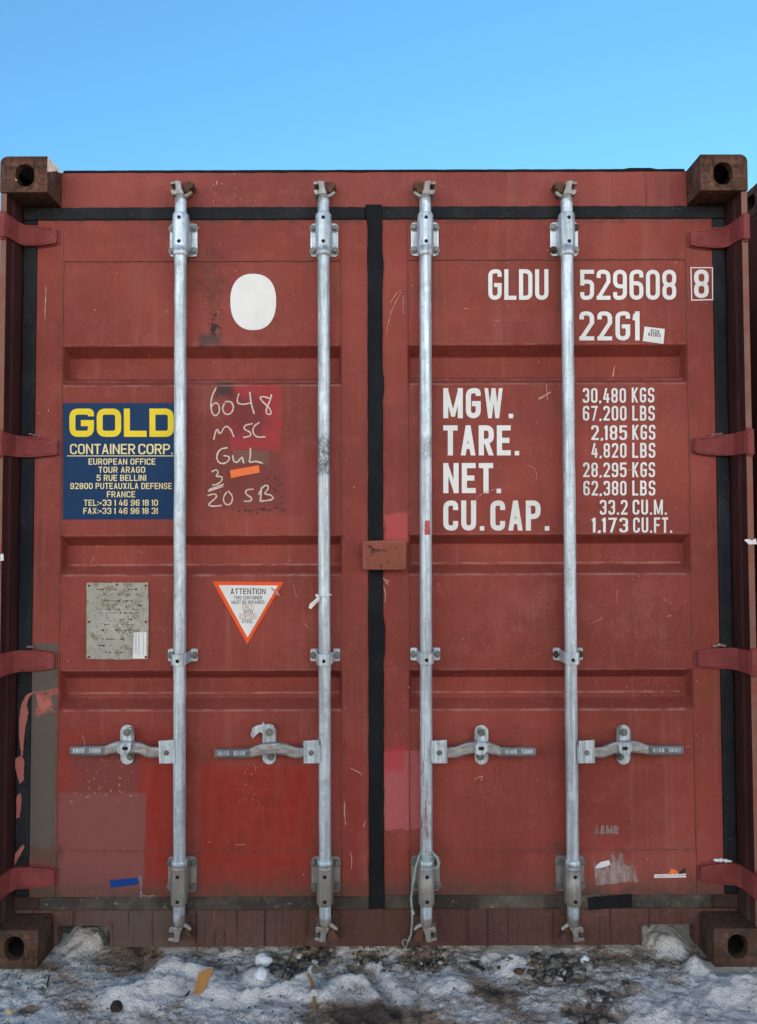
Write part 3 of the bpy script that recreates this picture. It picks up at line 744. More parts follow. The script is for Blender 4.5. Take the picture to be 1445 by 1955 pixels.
def make_casting(name):
    def tmp(mb): return mb.build('cutter', [])
    b = MB()
    o = [(.0, .0), (CW, .0), (CW, CH)] + [(.024 + .024 * math.cos(R(a)), CH - .024 + .024 * math.sin(R(a))) for a in (90, 108, 126, 144, 162, 180)]
    b.prism(o, 0, .178); base = tmp(b)
    c = MB(); c.box(.024, CW - .024, .026, .152, .022, CH - .024); c1 = tmp(c)
    c = MB(); cx, cz = .080, .055
    c.prism(rrect(cx - .031, cx + .031, cz - .037, cz + .037, .029, 8), -.02, .05); c2 = tmp(c)
    c = MB(); yy = rrect(CW / 2 - .032, CW / 2 + .032, .089 - .06, .089 + .06, .031, 8)
    yy = rrect(.082, .118, .05, .15, .018, 6)
    c.add([(x, y, .07) for x, y in yy] + [(x, y, .2) for x, y in yy], [list(range(len(yy))), list(range(len(yy), 2 * len(yy)))[::-1]] + [[i, (i + 1) % len(yy), len(yy) + (i + 1) % len(yy), len(yy) + i] for i in range(len(yy))]); c3 = tmp(c)
    c = MB(); zz = rrect(.089 - .038, .089 + .038, cz - .026, cz + .026, .025, 8)
    c.add([(-.03, y, z) for y, z in zz] + [(.05, y, z) for y, z in zz], [list(range(len(zz))), list(range(len(zz), 2 * len(zz)))[::-1]] + [[i, (i + 1) % len(zz), len(zz) + (i + 1) % len(zz), len(zz) + i] for i in range(len(zz))]); c4 = tmp(c)
    for k in (c1, c2, c3, c4):
        m = base.modifiers.new('cut', 'BOOLEAN'); m.operation = 'DIFFERENCE'; m.object = k; m.solver = 'EXACT'
    bv = base.modifiers.new('bevel', 'BEVEL'); bv.width = .0045; bv.segments = 2; bv.limit_method = 'ANGLE'; bv.angle_limit = R(50)
    dg = bpy.context.evaluated_depsgraph_get()
    me = bpy.data.meshes.new_from_object(base.evaluated_get(dg)); me.name = name
    for k in (base, c1, c2, c3, c4): bpy.data.objects.remove(k)
    me.materials.clear(); me.materials.append(M['cast_top']); me.materials.append(M['shaded_hole_rust'])
    for p in me.polygons:
        p.use_smooth = False; q = p.center
        p.material_index = 1 if (.012 < q.x < CW - .012 and .014 < q.y < .166 and .012 < q.z < CH - .010) else 0  # inner faces get rust darkened to hold the cavity's shade
    return me
cast_me = make_casting('corner_casting')
def casting(sx, top, y, parent, mat, off=(0, 0)):
    o = bpy.data.objects.new('corner_casting', cast_me); col.objects.link(o); o.parent = parent
    o.location = (off[0] + (1.213 if sx > 0 else -1.213), y, (ZT - CH) if top else (ZC + CH))
    o.scale = (-sx, 1 if y < 3 else -1, 1 if top else -1)
    o.material_slots[0].link = 'OBJECT'; o.material_slots[0].material = mat
    return o
for sx in (-1, 1):
    casting(sx, True, 0, box, M['cast_top']); casting(sx, False, 0, box, M['cast_low'])
    casting(sx, True, 6.058, box, M['cast_top']); casting(sx, False, 6.058, box, M['cast_low'])
hb = U(722, 396.5, YH)[1]; ht = U(722, 327, YH)[1]
st_ = U(722, 1736, YH)[1]; sb_ = U(722, 1807.5, YH)[1]; sp_ = U(160, 1768, YH)[1]
def vprism(mb, pts, z0, z1, mi=0):
    n = len(pts)
    mb.add([(x, y, z0) for x, y in pts] + [(x, y, z1) for x, y in pts],
           [list(range(n))[::-1], list(range(n, 2 * n))] + [[i, (i + 1) % n, n + (i + 1) % n, n + i] for i in range(n)], mi)
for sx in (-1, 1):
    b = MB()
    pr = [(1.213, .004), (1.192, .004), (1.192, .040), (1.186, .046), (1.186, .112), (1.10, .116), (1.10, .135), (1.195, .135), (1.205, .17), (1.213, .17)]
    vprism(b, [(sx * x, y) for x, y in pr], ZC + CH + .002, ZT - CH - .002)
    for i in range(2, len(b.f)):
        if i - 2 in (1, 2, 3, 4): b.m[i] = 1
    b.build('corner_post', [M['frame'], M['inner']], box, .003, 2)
b = MB(); b.box(-1.0585, 1.0585, YH, .20, hb, ht)
b.box(-1.184, -1.0588, YH + .004, .20, hb, ZT - CH - .003); b.box(1.0588, 1.184, YH + .004, .20, hb, ZT - CH - .003)
b.build('door_header', M['frame'], box, .004, 3)
# ragged sealant along the top edge
b = MB(); rr = random.Random(3); top = []; N = 90
for i in range(N + 1):
    x = -1.05 + 2.10 * i / N
    top.append((x, ht + .0040 + rr.uniform(-.0005, .0006) + (.004 if .80 < x < .97 and rr.random() < .45 else 0)))
b.prism([(-1.05, ht - .0045)] + [(x, ht - .0030 + rr.uniform(-.0014, .0012)) for x in [(-1.04 + 2.08 * i / 60) for i in range(61)]] + [(1.05, ht - .004)] + top[::-1], YH - .003, .19)
b.build('roof_sealant', M['tar'], box)
# sill with the two notched pockets
p0, p1 = U(109, 1790, YH)[0], U(211, 1790, YH)[0]; p2, p3 = U(1225, 1785, YH)[0], U(1327, 1785, YH)[0]
b = MB()
prof = lambda i: [(-1.0585, sp_), (p0, sp_)] 
pts = [(-1.182, st_), (-1.182, ZC + CH + .002), (-1.0585, ZC + CH + .002), (-1.0585, sb_ + .004), (p0, sb_ + .004), (p0, sp_ - .006), (p0 + .006, sp_), (p1 - .008, sp_), (p1, sp_ - .008), (p1, sb_), (p2, sb_ + .003), (p2, sp_ - .008), (p2 + .008, sp_),
       (p3 - .006, sp_), (p3, sp_ - .006), (p3, sb_ + .004), (1.0585, sb_ + .004), (1.0585, ZC + CH + .002), (1.182, ZC + CH + .002), (1.182, st_)]
# split in convex strips so that faces stay clean
b.prism(pts, YH, .150)
b.box(p1, p1 + .008, YH - .004, YH - .0005, sb_, sp_ + .006); b.box(p2 - .008, p2, YH - .004, YH - .0005, sb_ + .003, sp_ + .006)
b.build('door_sill', M['sill'], box, .003, 2)
# body behind the doors
def corrugated(mb, sx, mi=0):
    y = .19; prof = []
    while y < 5.86:
        for dy, o in ((0, 0), (.07, 0), (.138, .036), (.208, .036)): prof.append((min(y + dy, 5.87), o))
        y += .276
    zs = (.115, 2.44); vs = [(sx * (1.186 - o), yy, z) for z in zs for yy, o in prof]; n = len(prof)
    mb.add(vs, [(i, i + 1, n + i + 1, n + i) for i in range(n - 1)], mi)
for sx in (-1, 1):
    b = MB(); corrugated(b, sx); b.box(sx * 1.19 - .025, sx * 1.19 + .02, .179, 5.878, .02, .114); b.box(sx * 1.19 - .03, sx * 1.19 + .022, .179, 5.878, 2.441, 2.51)
    b.build('side_wall', M['side'], box)
b = MB(); b.box(-1.16, 1.16, .201, 5.86, 2.511, 2.535); b.build('roof', M['side'], box)
b = MB(); b.box(-1.18, 1.18, 5.879, 6.03, .09, 2.55); b.build('end_wall', M['side'], box)
b = MB(); b.box(-1.16, 1.16, .151, 5.86, .10, .13)
for i in range(18): b.box(-1.16, 1.16, .45 + i * .3, .50 + i * .3, .0, .0995)
b.build('underframe', M['sill'], box)

# ------------------------------------------------------------------ doors
def ramp(t):
    t = max(-.25, min(1.25, t))
    if t < 0: return 2 * (t + .25) ** 2 * .35 if t > -.25 else 0
    return t
def soft(t, k=.09):
    """linear ramp 0..1 with rounded ends"""
    if t <= -k: return 0.0
    if t >= 1 + k: return 1.0
    f = lambda u: 0 if u <= -k else (u if u >= k else (u + k) ** 2 / (4 * k))
    return f(t) - f(t - 1)
DEP, SL, SX = .050, .031, .007
def door(nm, label, xo, xa, xb, xi, zt, zwt, zwb, zb, rec, seed):
    L, Rr = min(xa, xb), max(xa, xb); lo, hi = min(xo, xi), max(xo, xi)
    b = MB()
    b.box(lo, L, YD, .145, zb, zt); b.box(Rr, hi, YD, .145, zb, zt)
    e = .0006
    b.box(L + e, Rr - e, YD + .0005, .145, zwt, zt); b.box(L + e, Rr - e, YD + .0005, .145, zb, zwb)
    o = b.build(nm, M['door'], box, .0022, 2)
    if label: o['label'] = label
    xs = sorted(set([L + .0004, Rr - .0004] + [L + SX * k / 3 for k in range(-0, 7)] + [Rr - SX * k / 3 for k in range(0, 7)] + [L + .02 + (Rr - L - .04) * i / 30 for i in range(31)]))
    zs = [zwb + .0004, zwt - .0004]; cuts = []
    for (a, c) in rec:
        for e_ in (c, c - SL, a, a + SL):
            for k in range(-6, 7): cuts.append(e_ + k * .0022)
        for k in range(1, 8): cuts += [a + SL * k / 8, c - SL * k / 8]
    zz = zwb
    while zz < zwt:
        if min(abs(zz - q) for q in cuts) > .01: zs.append(zz)
        zz += .024
    zs = sorted(z for z in set(zs + cuts) if zwb <= z <= zwt)
    vs = []
    for z in zs:
        for x in xs:
            d = 0.0
            for (a, c) in rec:
                if a - .01 < z < c + .01:
                    t = min((z - a) / SL, (c - z) / SL); tx = min((x - L - .002) / SX, (Rr - .002 - x) / SX)
                    d = max(d, DEP * min(soft(t), soft(tx, .2)))
            edge = min(1, min(x - L, Rr - x, z - zwb, zwt - z) / .06); edge = max(0, edge)
            dn = .0022 * edge * mnoise.fractal(Vector((x * 3.1 + seed, z * 2.3, seed)), 1, 2, 3) + .0009 * edge * mnoise.noise(Vector((x * 11, z * 9, seed + 4)))
            vs.append((x, YD + .0022 + d + dn, z))
    n = len(xs)
    m = MB(); m.add(vs, [(j * n + i, j * n + i + 1, (j + 1) * n + i + 1, (j + 1) * n + i) for j in range(len(zs) - 1) for i in range(n - 1)], 0, True)
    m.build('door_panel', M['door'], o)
    # weld beads round the panel
    w = MB(); rr = random.Random(seed)
    def bead(p, q, r=.0028):
        k = max(2, int(math.dist(p, q) / .011)); P = []; rad = []
        for i in range(k + 1):
            t = i / k; P.append((p[0] + (q[0] - p[0]) * t + rr.uniform(-.0009, .0009), YD + .0012, p[1] + (q[1] - p[1]) * t + rr.uniform(-.0009, .0009))); rad.append(r * rr.uniform(.6, 1.3))
        w.tube(P, rad, 7)
    bead((L, zwt), (Rr, zwt)); bead((L, zwb), (Rr, zwb), .0013)
    zs2 = sorted([zwb, zwt] + [q for a, c in rec for q in (a, c)])
    for i in range(0, len(zs2), 2):
        bead((L, zs2[i]), (L, zs2[i + 1])); bead((Rr, zs2[i]), (Rr, zs2[i + 1]))
    bead((L, zwt), (L, zt - .004), .0014); bead((Rr, zwt), (Rr, zt - .004), .0011)
    w.build('weld_seam', M['weld'], o)
    return o
zy = lambda x, y: U(x, y, YD)[1]
mx = lambda a, b: (U(a, 520, YD)[0] + U(b, 1600, YD)[0]) / 2
LX = dict(xo=mx(66.5, 60), xa=mx(116.3, 111.5), xb=mx(651, 653), xi=mx(703, 704.5))
RX = dict(xo=mx(1364, 1377.5), xa=mx(1313, 1326.5), xb=mx(778.5, 781), xi=mx(730, 731.5))
left_door = door('door', 'left door leaf with blue company sign and handwriting', **LX, zt=zy(400, 419.5), zwt=zy(390, 498), zwb=zy(380, 1624.5), zb=zy(380, 1713),
                 rec=[(zy(380, 735.5), zy(380, 660)), (zy(380, 1098), zy(380, 1023)), (zy(380, 1356.5), zy(380, 1281))], seed=3)
right_door = door('door', 'right door leaf with white serial number and weight lettering', **RX, zt=zy(1050, 417.5), zwt=zy(1050, 495), zwb=zy(1050, 1623), zb=zy(1050, 1709),
                  rec=[(zy(1050, 732), zy(1050, 657.5)), (zy(1050, 1096), zy(1050, 1020)), (zy(1050, 1355), zy(1050, 1279))], seed=11)

left_panel = [k for k in left_door.children if k.name.startswith('door_panel')][0]
right_panel = [k for k in right_door.children if k.name.startswith('door_panel')][0]
# rubber seals
def seal(parent, rects, mats, name='door_seal', bev=.007):
    b = MB()
    rr = random.Random(len(rects) + int(rects[0][0] * 100))
    for (x0, x1, z0, z1, y0, mi) in rects:
        L = max(x1 - x0, z1 - z0); k = int(L / .022); A, B_ = [], []
        for i in range(k + 1):
            t = i / k; j1, j2 = rr.gauss(0, .0008), rr.gauss(0, .0008)
            if x1 - x0 > z1 - z0: A.append((x0 + (x1 - x0) * t, z0 + j1)); B_.append((x0 + (x1 - x0) * t, z1 + j2))
            else: A.append((x0 + j1, z0 + (z1 - z0) * t)); B_.append((x1 + j2, z0 + (z1 - z0) * t))
        b.prism(A + B_[::-1], y0, .1185, mi)
    return b.build(name, mats, parent, bev, 3)
lz0, lz1 = zy(380, 1738), zy(380, 395.5); rz0, rz1 = zy(1050, 1735), zy(1050, 393.5)
lt, lb = zy(400, 420.5), zy(380, 1712); rt, rb = zy(1050, 418.5), zy(1050, 1708)
sxl = 1.1835
seal(left_door, [(-sxl, LX['xo'] - .001, lb, lt, .0965, 0), (-sxl, -.03, lt, lz1, .0945, 0), (-1.10, LX['xi'], lz0, lb, .0955, 1)], [M['rubber'], M['rubber_dusty']])
seal(right_door, [(RX['xo'] + .001, sxl, rb, rt, .0965, 0), (-.0295, sxl, rt, rz1, .0945, 0), (RX['xi'], 1.10, rz0, rb, .0955, 1)], [M['rubber'], M['rubber_dusty']])
cz0, cz1 = U(716, 1733, .09)[1], U(716, 389, .09)[1]
b = MB(); rr = random.Random(5); Pl = []; Pr = []
for i in range(60):
    z = cz0 + (cz1 - cz0) * i / 59
    Pl.append((LX['xi'] - .0005 + rr.uniform(-.0022, .0012) - (.006 if z > lt else 0), z)); Pr.append((RX['xi'] + rr.uniform(-.0015, .0022) + (.004 if i in (43, 44, 53, 54) else 0) + (.007 if 20 < i < 24 else 0), z))
b.prism(Pl + Pr[::-1], .0915, .12)
b.build('centre_seal', M['tar'], right_door, .004, 2)
b = MB(); b.prism(px(jag([(1121, 1713), (1206, 1707), (1207, 1732), (1124, 1738)], .6, 14, 2), .094), .0935, .0955); b.build('tape_patch', M['tar'], right_door, .001, 1)
# pink paint peeling on the left seal
b = MB()
for k, p in enumerate(([(58, 1322), (70, 1320), (57, 1328), (50, 1345), (54, 1360), (47, 1395), (44, 1440), (40, 1448), (36, 1400), (36, 1370), (40, 1345), (48, 1330)],
                       [(30, 1448), (40, 1442), (46, 1450), (45, 1490), (38, 1497), (33, 1480), (28, 1465)], [(30, 1525), (38, 1513), (41, 1525), (38, 1560), (31, 1562), (32, 1545)], [(29, 1630), (44, 1612), (46, 1618), (34, 1640), (26, 1655)])):
    b = MB(); b.prism(px(jag(p, .9, 5, k), .0962), .0958, .0962); b.build('paint_flake', M['flake'], left_door)
b = MB()
b.prism(px(jag([(68, 1322), (77, 1330), (82, 1340), (95, 1334), (99, 1345), (90, 1352), (80, 1358), (72, 1345)], .8, 4, 9), YD - .0004), YD - .0006, YD - .0002)
b.build('paint_flake', M['flake'], left_door)

# hinges
def hinge(parent, sx, yc, xtip, face_px):
    zc = U(60 if sx < 0 else 1385, yc, .085)[1]; xt = abs(U(xtip, yc, .085)[0])
    path = [(1.203, -.010, .038), (1.192, -.009, .038), (1.1865, .006, .037), (1.1795, .062, .036), (1.166, .0815, .035), (1.13, .083, .034), (xt + .02, .084, .028), (xt + .004, .085, .024), (xt, .090, .019)]
    th = .0155; secs = []
    for i, (x, y, h) in enumerate(path):
        a = Vector(path[max(i - 1, 0)][:2]); c = Vector(path[min(i + 1, len(path) - 1)][:2]); t = (c - a).normalized(); n = Vector((t.y, -t.x))   # towards the post / viewer
        if i == 8: n = Vector((0, -1))
        if n.y > 0 or (abs(n.y) < .3 and n.x > 0): pass
        n = Vector((-t.y, t.x)) if Vector((-t.y, t.x)).dot(Vector((-.4, -1))) > 0 else Vector((t.y, -t.x))
        p = Vector((x, y)); q = p - n * th
        secs.append([(sx * p.x, p.y, zc - h), (sx * p.x, p.y, zc + h), (sx * q.x, q.y, zc + h), (sx * q.x, q.y, zc - h)])
    b = MB(); b.sweep(secs)
    b.tube([(sx * 1.2035, .004, zc - .040), (sx * 1.2035, .004, zc + .040)], .0135, 18)
    for s in (-1, 1):
        b.tube([(sx * 1.160, .0815, zc + s * .029), (sx * 1.13, .0832, zc + s * .0275), (sx * (xt + .02), .084, zc + s * .021)], .0024, 7)
    P = [(sx * (xt + .035) + .009 * math.cos(k * math.pi / 6), .0836, zc + .0055 * math.sin(k * math.pi / 6)) for k in range(13)]
    b.tube(P, .0011, 6, 0, False)
    for e_ in (-1, 1): b.tube([(sx * 1.2035, .004, zc + e_ * .040), (sx * 1.2035, .004, zc + e_ * .046)], .0085, 14)
    b.prism([(sx * 1.128, zc - .0375), (sx * 1.128, zc + .0375), (sx * (xt + .012), zc + .0305), (sx * (xt - .0055), zc + .022), (sx * (xt - .0055), zc - .022), (sx * (xt + .012), zc - .0305)], YD - .0045, YD + .002)
    b.build('hinge', M['hinge'], parent, .0022, 2)
    return zc
HL = [hinge(left_door, -1, y, x, 0) for y, x in ((450, 108), (853, 110), (1262, 103), (1676, 104))]
HR = [hinge(right_door, 1, y, x, 0) for y, x in ((454, 1318), (850, 1326), (1257, 1332), (1669, 1338))]

# ------------------------------------------------------------------ lock rods
YR = .057; RR = .0198
def rod(parent_label, xt, xb, s, low, styles):
    """xt/xb: photo x at y=500 / 1600; s: -1 handle to the left, +1 to the right"""
    (X0, Z0), (X1, Z1) = U(xt, 500, YR), U(xb, 1600, YR)
    def XR(z): return X0 + (X1 - X0) * (z - Z0) / (Z1 - Z0)
    def zr(y): return U((xt + xb) / 2, y, YR)[1]
    zt, zb = zr(383), zr(1757)
    b = MB()
    rr = random.Random(int(xt)); zz = [zb, zr(1740), zr(1700)] + [zr(1640 - k * 40) for k in range(29)] + [zr(440), zr(400), zt]
    b.tube([(XR(z) + rr.uniform(-.0006, .0006), YR, z) for z in zz], [RR * .96] * 2 + [RR] * (len(zz) - 4) + [RR * .97] * 2, 28)
    for y in (484, 1646):
        z = zr(y); b.tube([(XR(z), YR, z + d) for d in (-.011, -.009, .009, .011)], [RR, .0245, .0245, RR], 28)
    o = b.build('lock_rod', [M['galv']], box); o['label'] = parent_label
    G3 = [M['galv'], M['bolt'], M['hole'], M['rust_bolt']]; L3 = [M['galv_low'], M['bolt'], M['hole'], M['rust_bolt']]
    # two-piece guides with a sleeve
    def guide(yp0, yp1, ys0, ys1, holes, mats, rusty):
        c = MB(); zp1, zp0 = U(xt, yp0, YD)[1], U(xt, yp1, YD)[1]; zc = (zp0 + zp1) / 2; x = XR(zc)
        hw = .0465
        c.prism(rrect(x - hw, x + hw, zp0, zp1, .013, 6), YD - .0075, YD - .0005)
        zs0, zs1 = zr(ys1), zr(ys0)
        r = .0262
        # sleeve with flared shoulders reaching down to the plate
        secs = []; 
        for z, k in ((zs0, .93), (zs0 + .006, 1.0), (zp0 + .004, 1.0), (zp0 + .02, 1.0), (zp1 - .02, 1.0), (zs1 - .006, 1.0), (zs1, .94)):
            sh = .07 if zp0 + .015 < z < zp1 - .015 else 0
            ring = []
            for q in range(29):
                a = R(-12 + 204 * q / 28); ring.append((x + r * k * math.cos(a), YR - r * k * math.sin(a), z))
            fw = r * (1 + sh); ring = [(x + fw, YD - .006, z)] + ring + [(x - fw, YD - .006, z)] if sh else [(x + r * .98, YR + .012, z)] + ring + [(x - r * .98, YR + .012, z)]
            secs.append(ring)
        c.sweep(secs, 0, True)
        for k, (a, d) in enumerate(((-1, 1), (1, 1), (-1, -1), (1, -1))):
            c.bolt(x + a * .0368, YD - .0075, zc + d * ((zp1 - zp0) / 2 - .019), .0088, 3 if k in rusty else 1, .3 * k + .2)
        for hy in holes:
            z = zr(hy); c.tube([(x + .001, YR - r + .003, z), (x + .001, YR - r - .0004, z)], .0062, 14, 2)  # dark disc stands in for the shade inside a bored hole
        c.build('rod_guide', mats, o, .0018, 2, ang=50)
    ru = styles.get('rusty', ())
    guide(428 - 2 * (s > 0), 492 - 2 * (s > 0), 409, 481, (421, 466), G3, ru)
    guide(1634 - 2 * (s > 0), 1701 - 2 * (s > 0), 1652, 1726, (1668, 1715), L3, ())
    # middle strap
    c = MB(); zc = U(xt, 1251 - 2 * (s > 0), YD)[1]; x = XR(zc); hh = .019
    for a in (-1, 1): c.prism(rrect(x + a * .0365 - .0125, x + a * .0365 + .0125, zc - hh, zc + hh + .003, .005, 4), YD - .006, YD - .0005)
    prof = []
    for dx, y in ((-.044, YD - .004), (-.030, YD - .006), (-.0265, YD - .03), (-.0245, YR - .012), (-.017, YR - .0235), (0, YR - .0265), (.017, YR - .0235), (.0245, YR - .012), (.0265, YD - .03), (.030, YD - .006), (.044, YD - .004)): prof.append((dx, y))
    secs = []
    for dx, y in prof:
        dz = -.006 * max(0, 1 - (dx / .03) ** 2)
        secs.append([(x + dx, y - .003, zc - hh + dz), (x + dx, y - .003, zc + hh + dz), (x + dx * .9, y + .003, zc + hh + dz), (x + dx * .9, y + .003, zc - hh + dz)])
    c.sweep(secs, 0, False)
    for a in (-1, 1): c.bolt(x + a * .0375, YD - .006, zc + .001, .0085, 3 if styles.get('rusty') else 1, .4)
    c.tube([(x, YR - .0265, zc - .008), (x, YR - .0299, zc - .008)], .0060, 14, 2)
    c.build('rod_strap', G3, o, .0022, 2, ang=40)
    # cams and keepers, top and bottom
    u = 1 / 572.
    for top in (True, False):
        f = 1 if top else -1
        ze = zr(347) if top else zr(1796); x = XR(ze) + (0 if top else 0); zs = zt if top else zb
        z_ = lambda d: ze - f * d * u               # d: photo pixels from the outer end
        c = MB(); m = -s                              # prong side: right (+) on the two left rods
        c.tube([(x, YR, zs - f * .02), (x, YR, z_(38) - 0), (x, YR, z_(33)), (x, YR + .002, z_(26)), (x - m * .003, YR + .006, z_(18))], [.0188, .0194, .0185, .0150, .010], 20)
        c.prism([(x - m * 10 * u, z_(0)), (x + m * 1 * u, z_(1)), (x + m * 3 * u, z_(14)), (x + m * 8 * u, z_(26)), (x - m * 9 * u, z_(27)), (x - m * 8 * u, z_(14))], YR - .013, YD - .008)
        c.prism([(x - m * 8 * u, z_(1)), (x - m * 19 * u, z_(2)), (x - m * 19 * u, z_(7)), (x - m * 15 * u, z_(8)), (x - m * 8 * u, z_(6))], YR - .010, YD - .006)
        c.prism([(x - m * 5 * u, z_(19)), (x - m * 17 * u, z_(17)), (x - m * 18 * u, z_(22)), (x - m * 14 * u, z_(28)), (x - m * 4 * u, z_(27))], YR - .012, YD - .006)
        c.tube([(x + m * 3 * u, YR + .004, z_(29)), (x + m * 12 * u, YR, z_(28)), (x + m * 18 * u, YR - .004, z_(25)), (x + m * 22 * u, YR - .005, z_(21.5))], [.0085, .0078, .0068, .005], 12)
        c.build('locking_cam', M['galv_cam'], o, .0028, 2)
        k = MB()
        yh = YH - .0005
        k.prism(jag2([(x + m * 3 * u, z_(-1)), (x + m * 16 * u, z_(-2)), (x + m * 24 * u, z_(2)), (x + m * 22 * u, z_(9)), (x + m * 17 * u, z_(12)), (x + m * 15 * u, z_(20)), (x + m * 5 * u, z_(20))], .0014, int(xt)), yh - .043, yh)
        k.prism(jag2([(x - m * 7 * u, z_(7)), (x - m * 16 * u, z_(8)), (x - m * 16 * u, z_(17)), (x - m * 7 * u, z_(18))], .001, int(xt) + 1), yh - .030, yh)
        k.prism([(x - m * 20 * u, z_(-1)), (x + m * 24 * u, z_(-1)), (x + m * 24 * u, z_(33)), (x - m * 20 * u, z_(33))], yh - .004, yh) if not top else None
        k.build('cam_keeper', M['rust'], o, .003, 2)
    # handle hub, handle, catch
    hx0, hx1 = styles['hub']; c = MB(); e0, e1 = sorted((hx0, hx1)); yb = .034
    c.prism(jag2(px([(e0, 1415), (e1, 1413), (e1 + .5, 1457), (e0 + 1, 1458)], yb), .0006, 3), yb - .001, yb + .007)
    c.prism(px([(e0 + 2, 1418), (e1 - 2, 1417), (e1 - 2, 1454), (e0 + 2, 1455)], YR), YR + .004, YR + .011)
    xin = XR(zr(1436)); near = U(hx1 if s < 0 else hx0, 1436, yb)[0]
    lo, hi = sorted((xin + s * .012, near)); c.box(lo, hi, yb + .001, yb + .006, zr(1453), zr(1420)); c.box(lo, hi, YR + .005, YR + .010, zr(1453), zr(1420))
    hcx, hcz = U((e0 + e1) / 2, 1437, yb); c.tube([(hcx, yb + .03, hcz), (hcx, yb - .004, hcz)], .0088, 14, 1); c.tube([(hcx, yb - .003, hcz), (hcx, yb - .006, hcz)], .005, 10, 1)
    c.build('handle_hub', G3, o, .003, 2)
    sgn = s; edge = hx0 if s < 0 else hx1            # outer edge of the hub
    prof = [(-14, 1437, 13, .047, 8), (0, 1436, 15, .046, 10), (14, 1436.5, 17, .046, 11), (24, 1434, 18, .047, 12), (34, 1430, 18, .050, 13), (48, 1428, 18, .052, 13), (64, 1428, 18, .052, 13), (80, 1429.5, 18, .050, 13), (92, 1433, 16, .045, 12), (101, 1436, 14.5, .041, 11)]
    def bar(prof):
        secs = []
        for t, y, h, yy, th in prof:
            X, Z = U(edge + sgn * t, y + styles.get('dy', 0) * min(1, max(0, t) / 90), yy); hh = h * u * .56; tt = th * u / 2
            q = .62
            ring = [(X, yy + tt * a, Z + hh * b_) for a, b_ in ((-1, q), (-q, 1), (q, 1), (1, q), (1, -q), (q, -1), (-q, -1), (-1, -q))]
            secs.append(ring)
        return secs
    c = MB(); c.sweep(bar(prof), 0, False)
    gp = [(100, 1436, 14, .041, 10), (103, 1436.5, 15, .040, 10), (110, 1437, 15, .039, 10), (165, 1437, 13.5, .037, 9), (168.5, 1437, 12, .037, 8)]
    c.sweep(bar(gp), 1, False)
    dy = styles.get('dy', 0)
    xs = sorted((edge + sgn * 111, edge + sgn * 164))
    yf = .0278
    text(c, 'HH05', xs[0], 1441 + dy, xs[0] + 22, 1433 + dy, yf, 2, stroke=.2, width=.5); text(c, '50HH', xs[1] - 22, 1441 + dy, xs[1], 1433 + dy, yf, 2, stroke=.2, width=.5)
    c.build('lock_handle', [M['galv_handle'], M['grip'], M['galv']], o)
    kx = styles['catch']; c = MB()
    P0 = px(rrect(kx - 13, kx + 13, 1384, 1459, 13, 7), YD - .004); c.prism(P0, YD - .007, YD - .0005)
    for y in (1398, 1450):
        X, Z = U(kx, y, YD - .04); c.bolt(X, YD - (.040 if y < 1420 else .007), Z, .0085, 1, .3, .010)
        if y < 1420: c.tube([(X, YD, Z), (X, YD - .034, Z)], .0105, 16)
    if styles.get('open'):
        H = px([(kx + 8, 1386), (kx + 10, 1400), (kx + 4, 1408), (kx - 8, 1404), (kx - 18, 1398), (kx - 25, 1403), (kx - 32, 1411), (kx - 36, 1403), (kx - 33, 1391), (kx - 24, 1386), (kx - 14, 1384), (kx - 13, 1377), (kx - 9, 1384), (kx, 1383)], YD - .04)
        c.prism(H, YD - .038, YD - .026)
    else:
        d = styles.get('lean', 0)
        H = px([(kx - 7, 1397), (kx - 6, 1391), (kx, 1388), (kx + 6, 1391), (kx + 7.5, 1397), (kx + 7, 1414), (kx + 12 + d, 1421), (kx + 12 + d, 1431), (kx + 5 + d, 1439), (kx - 4 + d, 1441), (kx - 12 + d, 1436), (kx - 14 + d, 1427), (kx - 8, 1417)], YD - .05)
        up = px([(kx - 7, 1397), (kx - 6, 1391), (kx, 1388), (kx + 6, 1391), (kx + 7.5, 1397), (kx + 7.5, 1414), (kx - 7.5, 1414)], .062)
        c.prism(up, .060, .066)
        lobe = px([(kx - 9, 1419), (kx + 9, 1418), (kx + 13 + d, 1423), (kx + 12 + d, 1432), (kx + 5 + d, 1440), (kx - 4 + d, 1442), (kx - 12 + d, 1437), (kx - 14 + d, 1428)], .031)
        c.prism(lobe, .028, .034)
        q0, q1 = px([(kx - 7.5, 1413), (kx + 7.5, 1413)], .062); q2, q3 = px([(kx + 9, 1419), (kx - 9, 1420)], .031)
        c.add([(q0[0], .0605, q0[1]), (q1[0], .0605, q1[1]), (q2[0], .0285, q2[1]), (q3[0], .0285, q3[1]), (q0[0], .0655, q0[1]), (q1[0], .0655, q1[1]), (q2[0], .0335, q2[1]), (q3[0], .0335, q3[1])],
              [(0, 1, 2, 3), (7, 6, 5, 4), (0, 4, 5, 1), (1, 5, 6, 2), (2, 6, 7, 3), (3, 7, 4, 0)])
        X, Z = U(kx + d * .7, 1429, .028); c.prism(rrect(X - .0095, X + .0095, Z - .0055, Z + .0055, .005, 4), .0274, .0285, 2)
    c.build('handle_catch', G3, o, .0026, 2)
    return o, XR, zr
def jag2(pts, amp, seed):
    rr = random.Random(seed); return [(a + rr.uniform(-amp, amp), b + rr.uniform(-amp, amp)) for a, b in pts]
r1 = rod('outer lock rod of the left door, handle held shut', 344.6, 342.3, -1, 0, dict(hub=(303, 333), catch=243, lean=-6, dy=-4))
r2 = rod('inner lock rod of the left door with dark scuff and open catch', 617.6, 620.2, -1, 0, dict(hub=(579, 609), catch=514, open=1, dy=1))
r3 = rod('inner lock rod of the right door with red paint marks', 812.2, 813.7, 1, 0, dict(hub=(824, 853.5), catch=919, dy=-2))
